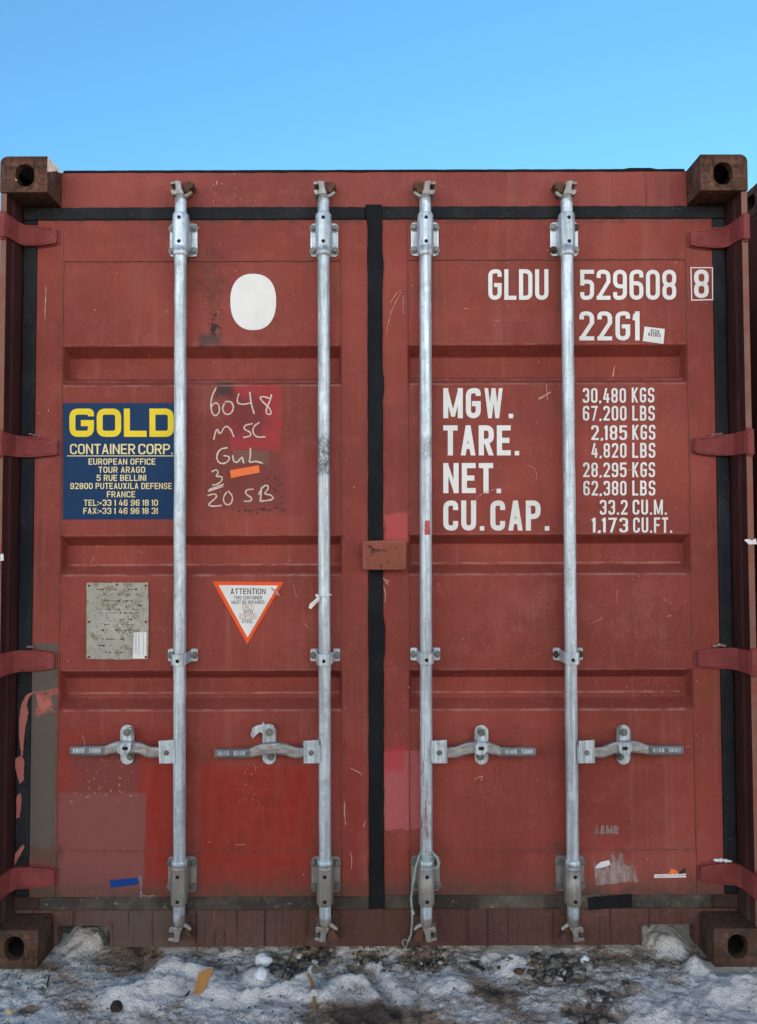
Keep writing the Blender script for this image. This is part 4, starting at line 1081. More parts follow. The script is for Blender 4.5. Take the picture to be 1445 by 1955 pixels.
r4 = rod('outer lock rod of the right door with rusty bolts', 1082.6, 1092.9, 1, 0, dict(hub=(1105, 1135), catch=1190, lean=5, dy=-5, rusty=(1, 2)))
#@@DECALS

# customs plate across the door gap
b = MB()
bx = px([(692, 1033), (776, 1030), (775, 1088), (692, 1088)], .055)
b.prism([bx[3], bx[2], bx[1], bx[0]], .052, .062)
ix = px([(703, 1043), (765, 1041), (764, 1078), (703, 1078)], .06); b.prism([ix[3], ix[2], ix[1], ix[0]], .0615, YD)
b.build('seal_plate', M['plate_paint'], right_door, .005, 3)

# ------------------------------------------------------------------ writing, signs and marks on the doors
YS = YD - .0003                                # just in front of the paint; panels lie 2 mm behind
def dec(name, parent, mats, label=None): 
    def fin(mb):
        o = mb.build(name, mats, parent, recalc=False)
        if label: o['label'] = label
        return o
    return fin
# right door, painted lettering
b = MB(); K = dict(stroke=.135, width=.44, gap=.085)
text(b, 'GLDU', 932, 572.5, 1047, 514, YS, **K)
text(b, '529608', 1107.5, 572.5, 1291, 515, YS, stroke=.135, width=.46, gap=.085)
text(b, '8', 1325, 569, 1353, 514.5, YS, stroke=.145, width=.48)
fr = px([(1319, 511), (1360, 511), (1360.5, 572), (1320.5, 573)], YS)
for q in ribbon(fr, .0035, True): b.sheet([(v.x, v.y) for v in q], YS)
text(b, '22G1', 1106, 650, 1221, 594.5, YS, stroke=.14, width=.46, gap=.10, widths={'1': .42})
B = dict(stroke=.172, width=.50, gap=.10)
for yt, t in ((741, (('MGW', 846, 961), ('.', 971, 979.5))), (812, (('TARE', 846, 975), ('.', 982.5, 991))), (884, (('NET', 846, 941.5), ('.', 948, 956.5))), (955.5, (('CU', 846, 909), ('.', 916, 924.5), ('CAP', 936, 1032), ('.', 1040, 1048.5)))):
    for part, xa_, xb_ in t:
        if part == '.': b.prism(px([(xa_, yt + 49), (xb_, yt + 49), (xb_, yt + 57.5), (xa_, yt + 57.5)], YS), YS - .0002, YS + .0002)
        else: text(b, part, xa_, yt + 57.5, xb_, yt, YS, **B)
S_ = dict(stroke=.135, width=.43, gap=.12)
for t, x0, x1, yt in (('30,480', 1112.5, 1195, 741), ('67,200', 1112.5, 1196, 775), ('2,185', 1128.5, 1197, 812), ('4,820', 1129, 1196, 846), ('28,295', 1113, 1196, 883), ('62,380', 1113.5, 1196, 918),
                      ('33.2', 1145, 1198, 954.5), ('1,173', 1132, 1199, 988.5)):
    text(b, t, x0, yt + 28, x1, yt, YS, 0, **S_)
for t, x0, x1, yt in (('KGS', 1206, 1249, 740), ('LBS', 1207, 1250, 774.5), ('KGS', 1207, 1251, 811), ('LBS', 1207, 1251, 845.5), ('KGS', 1207, 1250.5, 882.5), ('LBS', 1207, 1251, 917.5)):
    text(b, t, x0, yt + 28.5, x1, yt, YS, 0, **S_)
text(b, 'CU.M.', 1207.5, 982.5, 1273, 954, YS, **S_); text(b, 'CU.FT.', 1208.5, 1017, 1283, 988, YS, **S_)
dec('painted_lettering', right_door, [M['white']])(b)
# resin washed sticker
b = MB(); st = [(1230.5, 623.5), (1269, 628), (1266.5, 656.5), (1227, 651)]
b.prism(px(st, YS), YS - .0002, YS + .0004)
def tilt_text(mb, t, x0, yb, x1, yt, dy, y, mi, **kw):
    polys, W = lay_text(t, **kw); o = Vector(U(x0, yb, y)); ax = Vector(U(x1, yb + dy, y)) - o; az = Vector(U(x0 + dy * .1, yt, y)) - o
    for k, p in polys: mb.sheet([(v.x, v.y) for v in [o + ax * (a / W) + az * q for a, q in p]], y - .00002 * (k % 17), mi)
tilt_text(b, 'RESIN', 1242, 635, 1258, 628, 1.7, YS - .0004, 1, stroke=.17, width=.5, gap=.2); tilt_text(b, 'WASHED', 1237, 641.5, 1261, 634.5, 2.4, YS - .0004, 1, stroke=.17, width=.5, gap=.2)
for yy in (645, 649.5):
    for q in ribbon(px([(1231, yy - .2), (1235, yy + .3)], YS), .0012) + ribbon(px([(1237, yy), (1264, yy + 3.2)], YS), .0007): b.sheet([(v.x, v.y) for v in q], YS - .0004, 2)
dec('washed_sticker', right_door, [M['white'], M['ink'], M['grey_ink']])(b)
# faint leftovers low on the right door
b = MB(); rr = random.Random(4)
text(b, 'AAMR', 1134, 1592, 1181, 1576, YS, stroke=.30, width=.66, gap=.12)
for k in range(14):
    xa, ya = rr.uniform(1134, 1180), rr.uniform(1576, 1590); b.sheet(px([(xa, ya), (xa + rr.uniform(1, 3), ya + rr.uniform(-1, 2)), (xa + rr.uniform(0, 2), ya + rr.uniform(2, 5))], YS), YS - .0005 - .00003 * k, 1)
dec('faded_lettering', right_door, [M['residue'], M['weld']], 'ghost of four worn letters')(b)
b = MB(); b.prism(px(jag([(1134, 1645), (1145, 1655), (1167, 1650), (1168, 1628), (1176, 1634), (1180, 1645), (1183, 1630), (1190, 1628), (1191, 1648), (1200, 1655), (1207, 1650), (1212, 1662), (1219, 1684), (1195, 1684), (1165, 1688), (1137, 1690)], .8, 6, 5), YS), YS - .0002, YS + .0004)
b.prism(px(jag([(1136, 1656), (1147, 1645), (1162, 1642), (1166, 1650), (1154, 1655), (1139, 1658)], .9, 4, 6), YS), YS - .0004, YS - .0001, 1)
dec('torn_label', right_door, [M['residue'], M['white']], 'large torn grey label remnant')(b)
b = MB(); b.prism(px([(1249, 1669.5), (1309, 1668), (1310, 1675), (1249, 1676)], YS), YS - .0002, YS + .0004)
b.prism(px(jag([(1276, 1669), (1282, 1659), (1289, 1661), (1296, 1666), (1300, 1669)], .9, 4, 8), YS), YS - .0003, YS + .0004, 1); b.prism(px([(1294, 1667), (1308, 1656), (1309, 1664), (1302, 1669)], YS), YS - .0005, YS - .0001, 2)
for q in ribbon(px([(1251, 1672.6), (1309, 1671.6)], YS), .0014): b.sheet([(v.x, v.y) for v in q], YS - .0005, 2)
dec('label_strip', right_door, [M['white'], M['orange_tape'], M['ink']], 'white strip with orange scraps left of a label')(b)
# scratches on both doors
b = MB()
for k, (p, w) in enumerate((([(766, 552), (755, 562), (744, 580)], 1.1), ([(767, 556), (750, 585), (741, 615), (737, 640)], 1.2), ([(771, 562), (769, 580), (770, 600)], .9), ([(903, 962), (915, 945), (930, 938), (958, 931)], 1.3),
                     ([(1004, 888), (1018, 891), (1025, 903), (1023, 918)], .9), ([(1196, 898), (1212, 896), (1218, 901)], 1.2), ([(1130, 1190), (1150, 1180)], .8), ([(1178, 1125), (1177, 1150)], .7), ([(886, 588), (893, 590)], 1.6), ([(944, 612), (952, 613)], 1.2),
                     ([(905, 1488), (922, 1480), (918, 1490)], 2.0), ([(1004, 964), (1012, 969)], 1.2), ([(1173, 700), (1170, 718)], 3.0), ([(1052, 748), (1035, 758), (1028, 762)], 4.0), ([(1043, 735), (1045, 763)], 2.0))):
    stroke_px(b, p, w * .8, YS - .0004, 0, 3, .6, k, True)
for k in range(34):
    x, y = random.uniform(745, 1360), random.uniform(430, 1690)
    a, l = random.uniform(0, 6.28), random.uniform(1, 4); stroke_px(b, [(x, y), (x + l * .5 * math.cos(a), y + l * .5 * math.sin(a) + .6), (x + l * math.cos(a), y + l * math.sin(a))], random.uniform(.5, 1.3), YS, 0, 1, .5, k, True)
absorb(right_panel, b, M['scratch'])
b = MB()
for k, (p, w) in enumerate((([(87, 545), (88, 560), (86, 580), (86, 610)], 1.6), ([(728, 1100), (735, 1108), (741, 1116)], 2.4), ([(732, 1118), (736, 1132), (735, 1150)], 2.0), ([(731, 1105), (744, 1110)], 1.6),
                     ([(668, 1466), (676, 1470), (690, 1477)], 2.2), ([(658, 1530), (657, 1550), (660, 1576)], 2.6), ([(697, 1568), (694, 1578)], 2.0), ([(668, 1625), (672, 1640), (670, 1660)], 1.6), ([(450, 1613), (468, 1612)], 1.1),
                     ([(560, 1117), (566, 1140)], .8), ([(579, 1188), (588, 1198)], 1.0), ([(180, 1060), (174, 1075)], .8), ([(262, 1050), (272, 1056)], .8), ([(156, 1402), (163, 1420), (158, 1428)], 1.2), ([(553, 1098), (563, 1096)], 1.3))):
    stroke_px(b, p, w * .8, YS - .0004, 0, 3, .6, k, True)
for k in range(30):
    x, y = random.uniform(75, 695), random.uniform(430, 1690)
    a, l = random.uniform(0, 6.28), random.uniform(1, 4); stroke_px(b, [(x, y), (x + l * .5 * math.cos(a), y + l * .5 * math.sin(a) + .6), (x + l * math.cos(a), y + l * math.sin(a))], random.uniform(.5, 1.3), YS, 0, 1, .5, k, True)
absorb(left_panel, b, M['scratch'])
# white oval
b = MB(); P = []
for k in range(72):
    a = 2 * math.pi * k / 72; c, s = math.cos(a), math.sin(a); e = 2 / 2.35
    P.append((483.3 + 43.7 * math.copysign(abs(c) ** e, c) * (1 + .02 * s), 576.5 - 53.7 * math.copysign(abs(s) ** e, s)))
b.prism(px(P, YS), YS - .0002, YS + .0004); dec('white_oval', left_door, [M['white']])(b)
# blue company sign
b = MB(); b.prism(px([(120.5, 769.5), (347, 769.5), (347, 991.5), (119.8, 991.5)], YS), YS - .0002, YS + .0004)
yy = YS - .0005
text(b, 'GOLD', 132.5, 834, 332, 780, yy, 1, stroke=.215, width=.88, gap=.10, widths={'L': .93})
text(b, 'CONTAINER', 133.5, 867, 258, 847.5, yy, 2, stroke=.135, width=.60, gap=.10); text(b, 'CORP.', 264, 867, 330, 847.5, yy, 2, stroke=.135, width=.60, gap=.10)
for q in ribbon(px([(128.5, 870.4), (335, 870.4)], yy), .0026): b.sheet([(v.x, v.y) for v in q], yy, 2)
C = dict(stroke=.15, width=.62, gap=.14)
for t, x0, x1, yt in (('EUROPEAN OFFICE', 169, 296.5, 875.5), ('TOUR ARAGO', 188, 277, 891), ('5 RUE BELLINI', 184.5, 279, 906.5), ('92800 PUTEAUX/LA DEFENSE', 134, 328, 922), ('FRANCE', 204, 258, 938), ('TEL:+33 1 46 96 18 10', 160, 301.5, 954), ('FAX:+33 1 46 96 18 31', 159, 301, 969.5)):
    text(b, t, x0, yt + 11.6, x1, yt, yy, 2, **C)
dec('company_sign', left_door, [M['blue'], M['yellow'], M['cream']])(b)
# handwriting
b = MB()
hw = [[(412, 741), (404, 757), (402, 775), (405, 790), (412, 795), (420, 785), (417, 770), (408, 769), (403, 778)], [(428, 771), (424, 781), (429, 791), (440, 791), (447, 778), (441, 766), (430, 767)], [(456, 752), (452, 764), (455, 771), (466, 772), (479, 769)], [(477, 750), (479, 770), (485, 789)],
      [(513, 760), (503, 757), (495, 758), (501, 767), (514, 778), (519, 790), (510, 792), (507, 783), (515, 766), (518, 754)],
      [(408, 838), (414, 815), (420, 832), (429, 812), (440, 818), (446, 833)], [(481, 809), (466, 812), (466, 820), (477, 824), (480, 832), (466, 835)], [(494, 807), (484, 814), (482, 826), (490, 835), (505, 834)],
      [(433, 855), (420, 857), (413, 870), (416, 883), (428, 886), (438, 878), (437, 871), (428, 870)], [(444, 870), (446, 882), (454, 883), (462, 870), (465, 884)], [(478, 857), (478, 872), (475, 884), (488, 880), (500, 884)],
      [(405, 900), (414, 896), (417, 903), (411, 910), (424, 909), (424, 918), (414, 925), (406, 926)], [(400, 934), (426, 925)], [(399, 937), (425, 929)],
      [(397, 946), (410, 942), (415, 948), (403, 958), (397, 964), (405, 967), (422, 965)], [(432, 940), (425, 952), (430, 964), (441, 963), (445, 948), (436, 938)],
      [(482, 934), (469, 935), (469, 944), (481, 950), (479, 957), (467, 957)], [(499, 932), (497, 956)], [(494, 943), (502, 928), (512, 926), (512, 934), (503, 943), (519, 945), (523, 954), (497, 957)]]
for k, p in enumerate(hw): stroke_px(b, p, 2.7, YS - .0002, 0, 3, .3, k)
dec('chalk_writing', left_door, [M['chalk']])(b)
b = MB(); b.prism(px([(439, 898), (494, 888), (496, 902), (441, 913)], YS), YS - .0006, YS - .0003); dec('tape_strip', left_door, [M['orange_tape']], 'short orange tape strip')(b)
b = MB(); b.prism(px(jag([(444, 860), (514, 860), (514, 888), (497, 886), (470, 884), (446, 884)], .6, 9, 3), YS), YS - .0001, YS + .0004)
text(b, 'WITH THE INSTRUCTIONS', 448, 869, 512, 863.5, YS - .0002, 1, stroke=.16, width=.6, gap=.2) if False else None
for yy_ in (865, 871, 877, 882):
    x = 448
    while x < 510:
        w = random.uniform(3, 9); 
        for q in ribbon(px([(x, yy_), (min(x + w, 511), yy_)], YS), .0028, cap=False): b.sheet([(v.x, v.y) for v in q], YS - .0003, 1)
        x += w + random.uniform(1.2, 3)
dec('faded_label', left_door, [M['ghost'], M['weld']])(b)
# warning triangle
b = MB(); b.prism(px([(405, 1110), (541.5, 1111), (472, 1230)], YS), YS - .0002, YS + .0004)
b.prism(px([(417, 1117), (530.5, 1118), (472.5, 1217)], YS), YS - .0005, YS - .0001, 1)
yy = YS - .0007
T = dict(stroke=.14, width=.62, gap=.12)
text(b, 'ATTENTION', 440, 1134.5, 507, 1123.5, yy, 2, **T)
text(b, 'THIS CONTAINER', 446.5, 1144.5, 500.5, 1137.8, yy, 2, **T); text(b, 'MUST BE REPAIRED', 442, 1153, 504.5, 1146.5, yy, 2, **T)
text(b, 'ONLY', 464.5, 1162, 482.5, 1155.5, yy, 3, **T); text(b, 'WITH', 464.5, 1171, 482.5, 1164.5, yy, 2, **T); text(b, 'CORTEN', 458, 1180, 487, 1173, yy, 3, **T); text(b, 'STEEL', 461.5, 1189.5, 483.5, 1182.8, yy, 2, **T)
for a in ([(462, 1154), (485, 1154), (485, 1163.5), (462, 1163.5)], [(456.5, 1171.8), (489, 1171.8), (489, 1181.5), (456.5, 1181.5)]):
    for q in ribbon(px(a, yy), .0011, True): b.sheet([(v.x, v.y) for v in q], yy, 3)
b.prism(px([(516, 1121), (530, 1128), (534, 1136), (531, 1138), (524, 1130)], yy), yy - .004, yy, 3)
dec('attention_sign', left_door, [M['orange'], M['white'], M['ink'], M['red_ink']])(b)
# data plate with rivets and a small bar-code sticker
b = MB(); b.prism(px(jag([(166, 1113), (283, 1112), (284, 1150), (283, 1258), (225, 1259), (165.5, 1258)], .5, 12, 4), YD), YS - .003, YS - .0005)
rr = random.Random(12)
for r_, (y, x0, x1) in enumerate(((1125, 180, 270), (1135, 190, 265), (1147, 198, 252), (1156, 235, 272), (1163, 185, 228), (1163, 238, 268), (1170, 190, 268), (1182, 215, 255), (1192, 195, 255), (1203, 195, 258), (1220, 190, 240), (1232, 188, 245), (1245, 200, 250))):
    x = x0
    while x < x1:
        w = rr.uniform(1.5, 4.5)
        if rr.random() < .62:
            for q in ribbon(px([(x, y + rr.uniform(-.6, .6)), (x + w, y + rr.uniform(-.6, .6))], YS), rr.uniform(.0012, .0055), cap=False): b.sheet([(v.x, v.y) for v in q], YS - .0033, 1)
        x += w + rr.uniform(.8, 3)
for x, y in ((171, 1118), (279, 1118), (171, 1187), (279, 1187), (171, 1254), (279, 1254), (224, 1116)):
    X, Z = U(x, y, YD); b.tube([(X, YS - .002, Z), (X, YS - .0055, Z)], .0042, 10, 3)
b.prism(px([(256, 1207), (280, 1207), (280, 1257), (254, 1257)], YD), YS - .0036, YS - .0031, 2)
for k in range(13):
    y = 1209 + k * 3.1
    for q in ribbon(px([(257.5, y), (262, y)], YD), rr.uniform(.0012, .003), cap=False): b.sheet([(v.x, v.y) for v in q], YS - .0038, 4)
for x0, w in ((266, .0025), (274.5, .0018)):
    for q in ribbon(px([(x0, 1209), (x0, 1250)], YD), w, cap=False): b.sheet([(v.x, v.y) for v in q], YS - .0038, 4)
b.sheet([], YS) if False else None
dec('data_plate', left_door, [M['plate'], M['twig'], M['white'], M['hinge'], M['grey_ink']])(b)
# blue tape and the grey marker line
b = MB(); b.prism(px(jag([(209, 1680.5), (263, 1675.5), (265, 1688), (212, 1695.5)], .5, 9, 7), YS), YS - .0006, YS - .0002); dec('tape_strip', left_door, [M['tape_blue']], 'short blue tape strip')(b)
b = MB(); stroke_px(b, [(268, 1673), (264, 1676), (268, 1681), (272, 1677), (267, 1674)], 2.2, YS - .0007, 0, 2, .3); stroke_px(b, [(269, 1682), (268.5, 1698), (270, 1712)], 3.2, YS - .0007, 0, 2, .3); stroke_px(b, [(266, 1714), (275, 1716), (284, 1714)], 3.6, YS - .0007, 0, 2, .3); stroke_px(b, [(270, 1709), (281, 1711), (294, 1710)], 2.2, YS - .0007, 0, 2, .3)
dec('marker_scrawl', left_door, [M['residue']])(b)
# chipped marks on posts
for nm_, P, sx_ in (('paint_chip', [(1420, 1031), (1428, 1029), (1436, 1032), (1443, 1028), (1444, 1039), (1430, 1040), (1425, 1034)], 1), ('paint_chip', [(0, 1058), (6, 1057), (7, 1070), (0, 1071)], -1)):
    b = MB(); b.prism(px(jag(P, .6, 4, 2), .003), .0025, .0036); b.build(nm_, M['white'], box)

# ------------------------------------------------------------------ small separate things on the doors
_, XR2, zr2 = r2; _, XR3, zr3 = r3
b = MB(); z = zr2(1136); x = XR2(z)
b.tube([(x + .0222 * math.cos(a), YR - .0222 * math.sin(a), z + .0015 * math.sin(3 * a)) for a in (2 * math.pi * k / 28 for k in range(29))], .0024, 8, 0, False, flat=1.6)
b.prism(px([(608, 1138), (591, 1155), (589, 1160), (593, 1163), (610, 1146)], .034), .033, .0355); b.prism(px([(609, 1139), (592, 1152), (590, 1154), (594, 1156), (610, 1143)], .029), .0285, .030)
b.box(x - .027, x - .019, YR - .022, YR - .012, z - .004, z + .004)
tag(b.build('cable_tie', M['tie'], None, .0006, 1), 'white cable tie fastened round the inner rod of the left door', 'cable tie')
b = MB(); rr = random.Random(2)
for k, y in enumerate((1626, 1630, 1634, 1638, 1632)):
    z = zr3(y); x = XR3(z); b.tube([(x + (.0215 + .002 * (k % 2)) * math.cos(a), YR - (.0215 + .002 * (k % 2)) * math.sin(a), z + .006 * math.sin(a + k) + rr.uniform(-.0015, .0015)) for a in (2 * math.pi * q / 24 for q in range(25))], .0017, 7, 0, False)
def twist(pp, off, y0, y1, turns):
    out = []; n = 150
    for i in range(n + 1):
        t = i / n * (len(pp) - 1); k = min(int(t), len(pp) - 2); f = t - k
        X = pp[k][0] + (pp[k + 1][0] - pp[k][0]) * f; Y = pp[k][1] + (pp[k + 1][1] - pp[k][1]) * f; a = turns * 2 * math.pi * i / n + off
        x_, z_ = U(X, Y, y0 + (y1 - y0) * i / n); out.append((x_ + .0026 * math.cos(a), y0 + (y1 - y0) * i / n + .0018 * math.sin(a), z_))
    return out
main = [(801, 1632), (797, 1645), (792, 1665), (788, 1690), (785, 1715), (787, 1740), (787, 1760), (785, 1785), (779, 1797)]
for k in (0, 1): b.tube(twist(main, k * math.pi, .034, .085, 17), .0016, 7, 0)
b.tube([(*U(787, 1738, .07)[:1], .066, U(787, 1738, .07)[1]), (*U(789, 1744, .07)[:1], .066, U(789, 1744, .07)[1])], .005, 8)
for P in ([(779, 1797), (771, 1793), (768, 1799), (773, 1812)], [(779, 1797), (776, 1806), (773, 1813)]):
    b.tube([(U(a, c, .088)[0], .088, U(a, c, .088)[1]) for a, c in P], .0014, 6)
tail = [(828, 1630), (834, 1636), (838, 1648), (836, 1656), (828, 1658), (819, 1660)]
for k in (0, 1): b.tube(twist(tail, k * math.pi, .030, .033, 5), .0018, 7, 0)
tag(b.build('twine', M['twine'], None), 'pale green twine knotted round the foot of a lock rod', 'twine')
def lump(name, spots, mat, label, cat, y, seed, group=None):
    b = MB(); rr = random.Random(seed)
    for (a, c, r) in spots:
        x, z = U(a, c, y); bm = bmesh.new(); bmesh.ops.create_icosphere(bm, subdivisions=2, radius=1)
        vs = []
        for v in bm.verts:
            k = 1 + .45 * mnoise.noise(v.co * 1.7 + Vector((seed, a, c))); vs.append((x + v.co.x * r * k / 574, y + v.co.y * r * .7 * k / 574, z + v.co.z * r * .55 * k / 574))
        b.add(vs, [[v.index for v in f.verts] for f in bm.faces], 0, True); bm.free()
    return tag(b.build(name, mat), label, cat, group)
lump('ice_crust', [(1367, 1642, 5), (1376, 1642, 6), (1386, 1643, 6), (1393, 1644, 4)], M['ice'], 'white ice crust lying on the lowest right hinge', 'ice', .089, 1, 'ice crusts on the hinges')
lump('ice_crust', [(1365, 1233, 5), (1374, 1231, 6), (1382, 1233, 5)], M['residue'], 'greyish ice crust on the third right hinge down', 'ice', .089, 2, 'ice crusts on the hinges')
lump('ice_crust', [(1361, 830, 3.5), (1369, 829, 4), (1377, 828, 3.5)], M['residue'], 'thin pale ice crust on the right hinge below the serial number', 'ice', .089, 3, 'ice crusts on the hinges')
lump('ice_crust', [(58, 829, 3.5), (66, 831, 4), (75, 833, 3)], M['residue'], 'thin pale ice crust on the hinge beside the blue sign', 'ice', .089, 4, 'ice crusts on the hinges')
lump('ice_crust', [(54, 1235, 4), (62, 1235, 4)], M['residue'], 'grey ice crust on the hinge above the grey paint patch', 'ice', .089, 5, 'ice crusts on the hinges')

# ------------------------------------------------------------------ neighbouring container on the right
NX, NY = 2 * 1.213 + .115, .13
nb = thing('shipping_container', 'dark rusty container standing close beside the lettered one', 'shipping container', (NX, NY, 0), 'shipping containers side by side')
def clone(o, parent):
    c = o.copy(); col.objects.link(c); c.parent = parent
    return c
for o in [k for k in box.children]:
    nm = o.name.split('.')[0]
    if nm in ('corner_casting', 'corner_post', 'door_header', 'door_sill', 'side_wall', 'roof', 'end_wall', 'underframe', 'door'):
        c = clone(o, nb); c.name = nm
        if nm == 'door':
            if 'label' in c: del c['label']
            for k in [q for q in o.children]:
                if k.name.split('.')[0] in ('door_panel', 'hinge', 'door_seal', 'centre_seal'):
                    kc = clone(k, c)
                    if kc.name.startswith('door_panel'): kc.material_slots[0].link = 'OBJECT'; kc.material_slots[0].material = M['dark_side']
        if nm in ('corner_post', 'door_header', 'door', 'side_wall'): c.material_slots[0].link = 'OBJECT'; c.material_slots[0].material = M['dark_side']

# ------------------------------------------------------------------ things lying on the snow
def stone_mesh(mb, x, y, z, r, rr, mi=0, smooth=False):
    bm = bmesh.new(); bmesh.ops.create_icosphere(bm, subdivisions=2 if r > .008 else 1, radius=1)
    sd = rr.uniform(0, 99); a = rr.uniform(0, 6.28); sx, sy, sz = rr.uniform(.75, 1.3), rr.uniform(.7, 1.1), rr.uniform(.5, .85)
    vs = []
    for v in bm.verts:
        k = 1 + .38 * mnoise.noise(v.co * 1.3 + Vector((sd, 0, 0))); p = v.co * k; px_, py_ = p.x * sx, p.y * sy
        vs.append((x + r * (px_ * math.cos(a) - py_ * math.sin(a)), y + r * (px_ * math.sin(a) + py_ * math.cos(a)), z + r * p.z * sz))
    mb.add(vs, [[v.index for v in f.verts] for f in bm.faces], mi, smooth); bm.free()
def gravel(spots, n, label, seed, big=.011):
    b = MB(); rr = random.Random(seed)
    for _ in range(n):
        c, r = rr.choice(spots); a = rr.uniform(0, 6.28); q = r * math.sqrt(rr.random()) * .95
        x, y = c[0] + q * math.cos(a), c[1] + q * math.sin(a) * .8; h, d = ground_at(x, y); s = rr.uniform(.3, 1) ** 1.5 * big
        stone_mesh(b, x, y, GZ + h + s * .55, s, rr)
    tag(b.build('gravel', M['stone']), label, None, None, 'stuff')
gravel([GRAVEL[0], GRAVEL[0], GRAVEL[1]], 170, 'wet gravel bared below the left door, beside the snow lump', 1, .014)
gravel([GRAVEL[2], GRAVEL[3]], 150, 'dark gravel under the sill below the hanging twine', 2, .010)
gravel([GRAVEL[4]], 130, 'wet gravel bared below the outer rod of the right door', 3, .015)
gravel([((-.35 + .13 * k, .07), .055) for k in range(9)], 190, 'small loose gravel along the foot of the sill', 7, .008)
gravel([GRAVEL[5], GRAVEL[6]], 70, 'loose stones at the bottom edge in front of the right door', 4, .015)
b = MB(); rr = random.Random(21)
for _ in range(2600):
    x, y = rr.uniform(-1.35, 1.45), rr.uniform(-.4, .14); h, d = ground_at(x, y)
    if rr.random() < .3 + .7 * d and d > -.1:
        s = rr.uniform(.0012, .0042) * (1.5 if rr.random() < .08 else 1); stone_mesh(b, x, y, GZ + h + s * .2, s, rr)
tag(b.build('grit', M['stone']), 'fine grit strewn over the dirty snow', None, None, 'stuff')
def on_ground(a, c, dz=0):
    x, y = G(a, c, GZ)
    for _ in range(3):
        h, d = ground_at(x, y); x, y = G(a, c, GZ + h)
    return x, y, GZ + h + dz
def single(name, a, c, r, mat, label, cat, seed, sz=1.0, group=None):
    b = MB(); rr = random.Random(seed); bm = bmesh.new(); bmesh.ops.create_icosphere(bm, subdivisions=3, radius=1); an = rr.uniform(0, 6.28)
    vs = []
    for v in bm.verts:
        k = 1 + .35 * mnoise.noise(v.co * 1.2 + Vector((seed * 3.1, 0, 0))) + .10 * mnoise.noise(v.co * 4 + Vector((seed, 5, 0))); p = v.co * k * r
        vs.append((p.x, p.y * .8, p.z * sz))
    b.add(vs, [[v.index for v in f.verts] for f in bm.faces], 0, mat is M['ice']); bm.free()
    o = b.build(name, mat); x, y, z = on_ground(a, c); o.location = (x, y, z + r * sz * .45); o.rotation_euler = (rr.uniform(-.3, .3), rr.uniform(-.3, .3), an)
    return tag(o, label, cat, group)
single('snow_lump', 503, 1842, .026, M['ice'], 'clean white snow lump left of the gravel under the left door', 'snow lump', 2, .95, 'loose snow lumps')
single('snow_lump', 498, 1864, .024, M['ice'], 'lower flatter white snow lump in front of another lump', 'snow lump', 8, .5, 'loose snow lumps')
single('snow_lump', 1116, 1836, .016, M['ice'], 'small white snow lump right of the gravel by the outer rod', 'snow lump', 5, .8, 'loose snow lumps')
single('stone', 1213, 1893, .026, M['stone'], 'large grey stone lying in dirty snow below the torn label', 'stone', 6, .6, 'single stones on the snow')
single('stone', 1195, 1880, .013, M['rust'], 'small reddish stone beside the large grey one', 'stone', 9, .6, 'single stones on the snow')
single('stone', 991, 1856, .017, M['rust'], 'brown stone in the snow between the two right rods', 'stone', 12, .5, 'single stones on the snow')
single('stone', 1108, 1898, .016, M['plate'], 'pale stone above the loose stones at the bottom edge', 'stone', 14, .6, 'single stones on the snow')
single('stone', 18, 1934, .013, M['straw'], 'pale yellowish stone at the lower left corner', 'stone', 15, .6, 'single stones on the snow')
single('stone', 222, 1925, .021, M['twig'], 'dark clod in the snow in front of the left corner', 'clod', 16, .6)
b = MB(); rr = random.Random(6)
P = [(-.019, -.085), (.010, -.078), (.012, -.045), (.024, -.03), (.022, -.005), (.030, .018), (.034, .040), (.022, .048), (-.004, .035), (-.016, .030), (-.018, -.02)]
P = jag([(a * 1000, c * 1000) for a, c in P], .9, 6, 3); P = [(a / 1000, c / 1000) for a, c in P]; n = len(P)
b.add([(x, y, .004 + .003 * math.sin(20 * y)) for x, y in P] + [(x, y, .001 + .003 * math.sin(20 * y)) for x, y in P], [list(range(n)), list(range(n, 2 * n))[::-1]] + [[i, (i + 1) % n, n + (i + 1) % n, n + i] for i in range(n)])
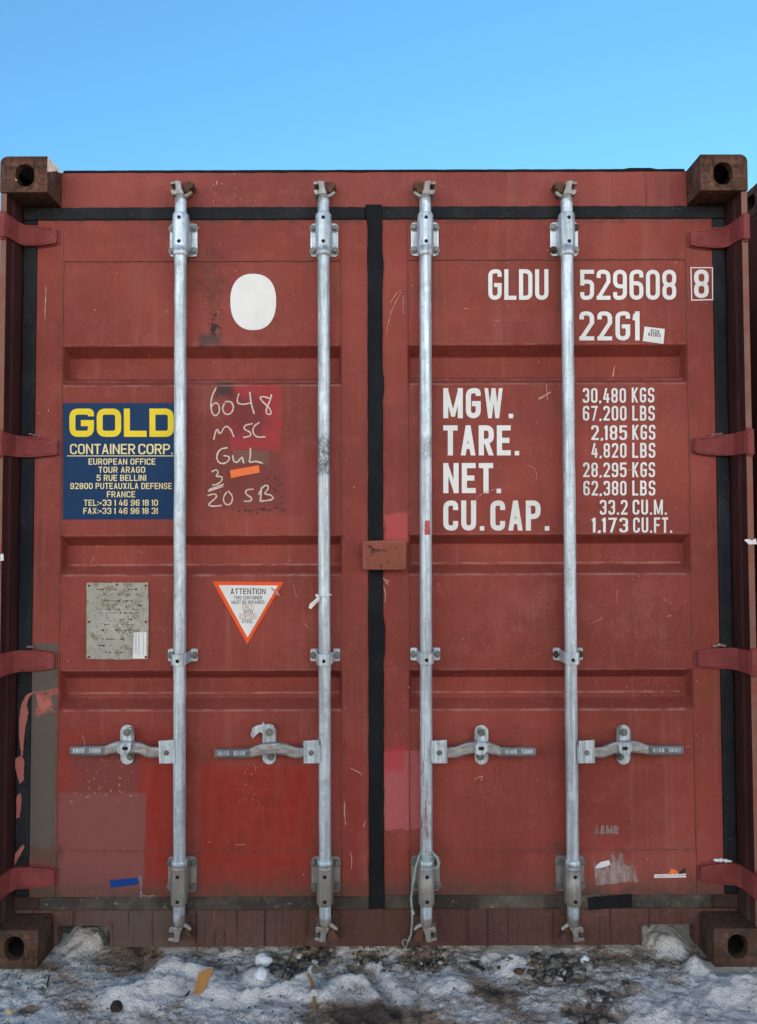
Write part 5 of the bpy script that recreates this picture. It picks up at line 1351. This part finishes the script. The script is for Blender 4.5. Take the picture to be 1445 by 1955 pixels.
o = b.build('cardboard_scrap', M['cardboard']); x, y, z = on_ground(384, 1880); o.location = (x, y, z + .008); o.rotation_euler = (R(34), 0, R(-4)); o.scale = (.85, .85, .85)
tag(o, 'torn ochre brown scrap of cardboard lying on the snow', 'cardboard scrap')
b = MB()
b.prism([(-.028, -.006), (.03, -.007), (.032, .005), (-.026, .007)], -.004, .004)
o = b.build('debris_strip', M['twig'], None, .001, 1); x, y, z = on_ground(910, 1847); o.location = (x, y, z + .006); o.rotation_euler = (R(70), 0, R(-48)); tag(o, 'short dark strip of debris in the snow right of the twine', 'debris')
def stick(name, pts, r, mat, label, cat, group=None):
    b = MB(); P = [on_ground(a, c, r * .8) for a, c in pts]; b.tube(P, [r * .8] + [r] * (len(P) - 2) + [r * .5], 7)
    return tag(b.build(name, mat), label, cat, group)
stick('twig', [(588, 1862), (596, 1880), (599, 1905), (601, 1935)], .0052, M['cardboard'], 'long brown twig right of the gravel under the left door', 'twig', 'twigs and straws on the snow')
stick('straw', [(101, 1835), (98, 1842), (97, 1850)], .0022, M['straw'], 'pale straw beside the lower left corner casting', 'straw', 'twigs and straws on the snow')
stick('twig', [(94, 1864), (91, 1876), (90, 1886)], .0028, M['twig'], 'short black twig below the pale straw by the corner', 'twig', 'twigs and straws on the snow')
stick('twig', [(362, 1893), (356, 1901), (352, 1905)], .0026, M['twig'], 'tiny black twig left of the cardboard scrap', 'twig', 'twigs and straws on the snow')
stick('twig', [(446, 1843), (451, 1853), (453, 1864)], .0014, M['twig'], 'thin dark twig between cardboard scrap and snow lump', 'twig', 'twigs and straws on the snow')
stick('twig', [(659, 1854), (655, 1866), (651, 1881)], .0014, M['twig'], 'thin dark twig left of the curved snow ridge', 'twig', 'twigs and straws on the snow')
stick('straw', [(1201, 1848), (1203, 1854), (1205, 1859)], .0028, M['straw'], 'pale yellow straw above the large grey stone', 'straw', 'twigs and straws on the snow')
stick('straw', [(1322, 1878), (1331, 1880), (1339, 1883)], .0018, M['straw'], 'thin straw in front of the lower right corner casting', 'straw', 'twigs and straws on the snow')
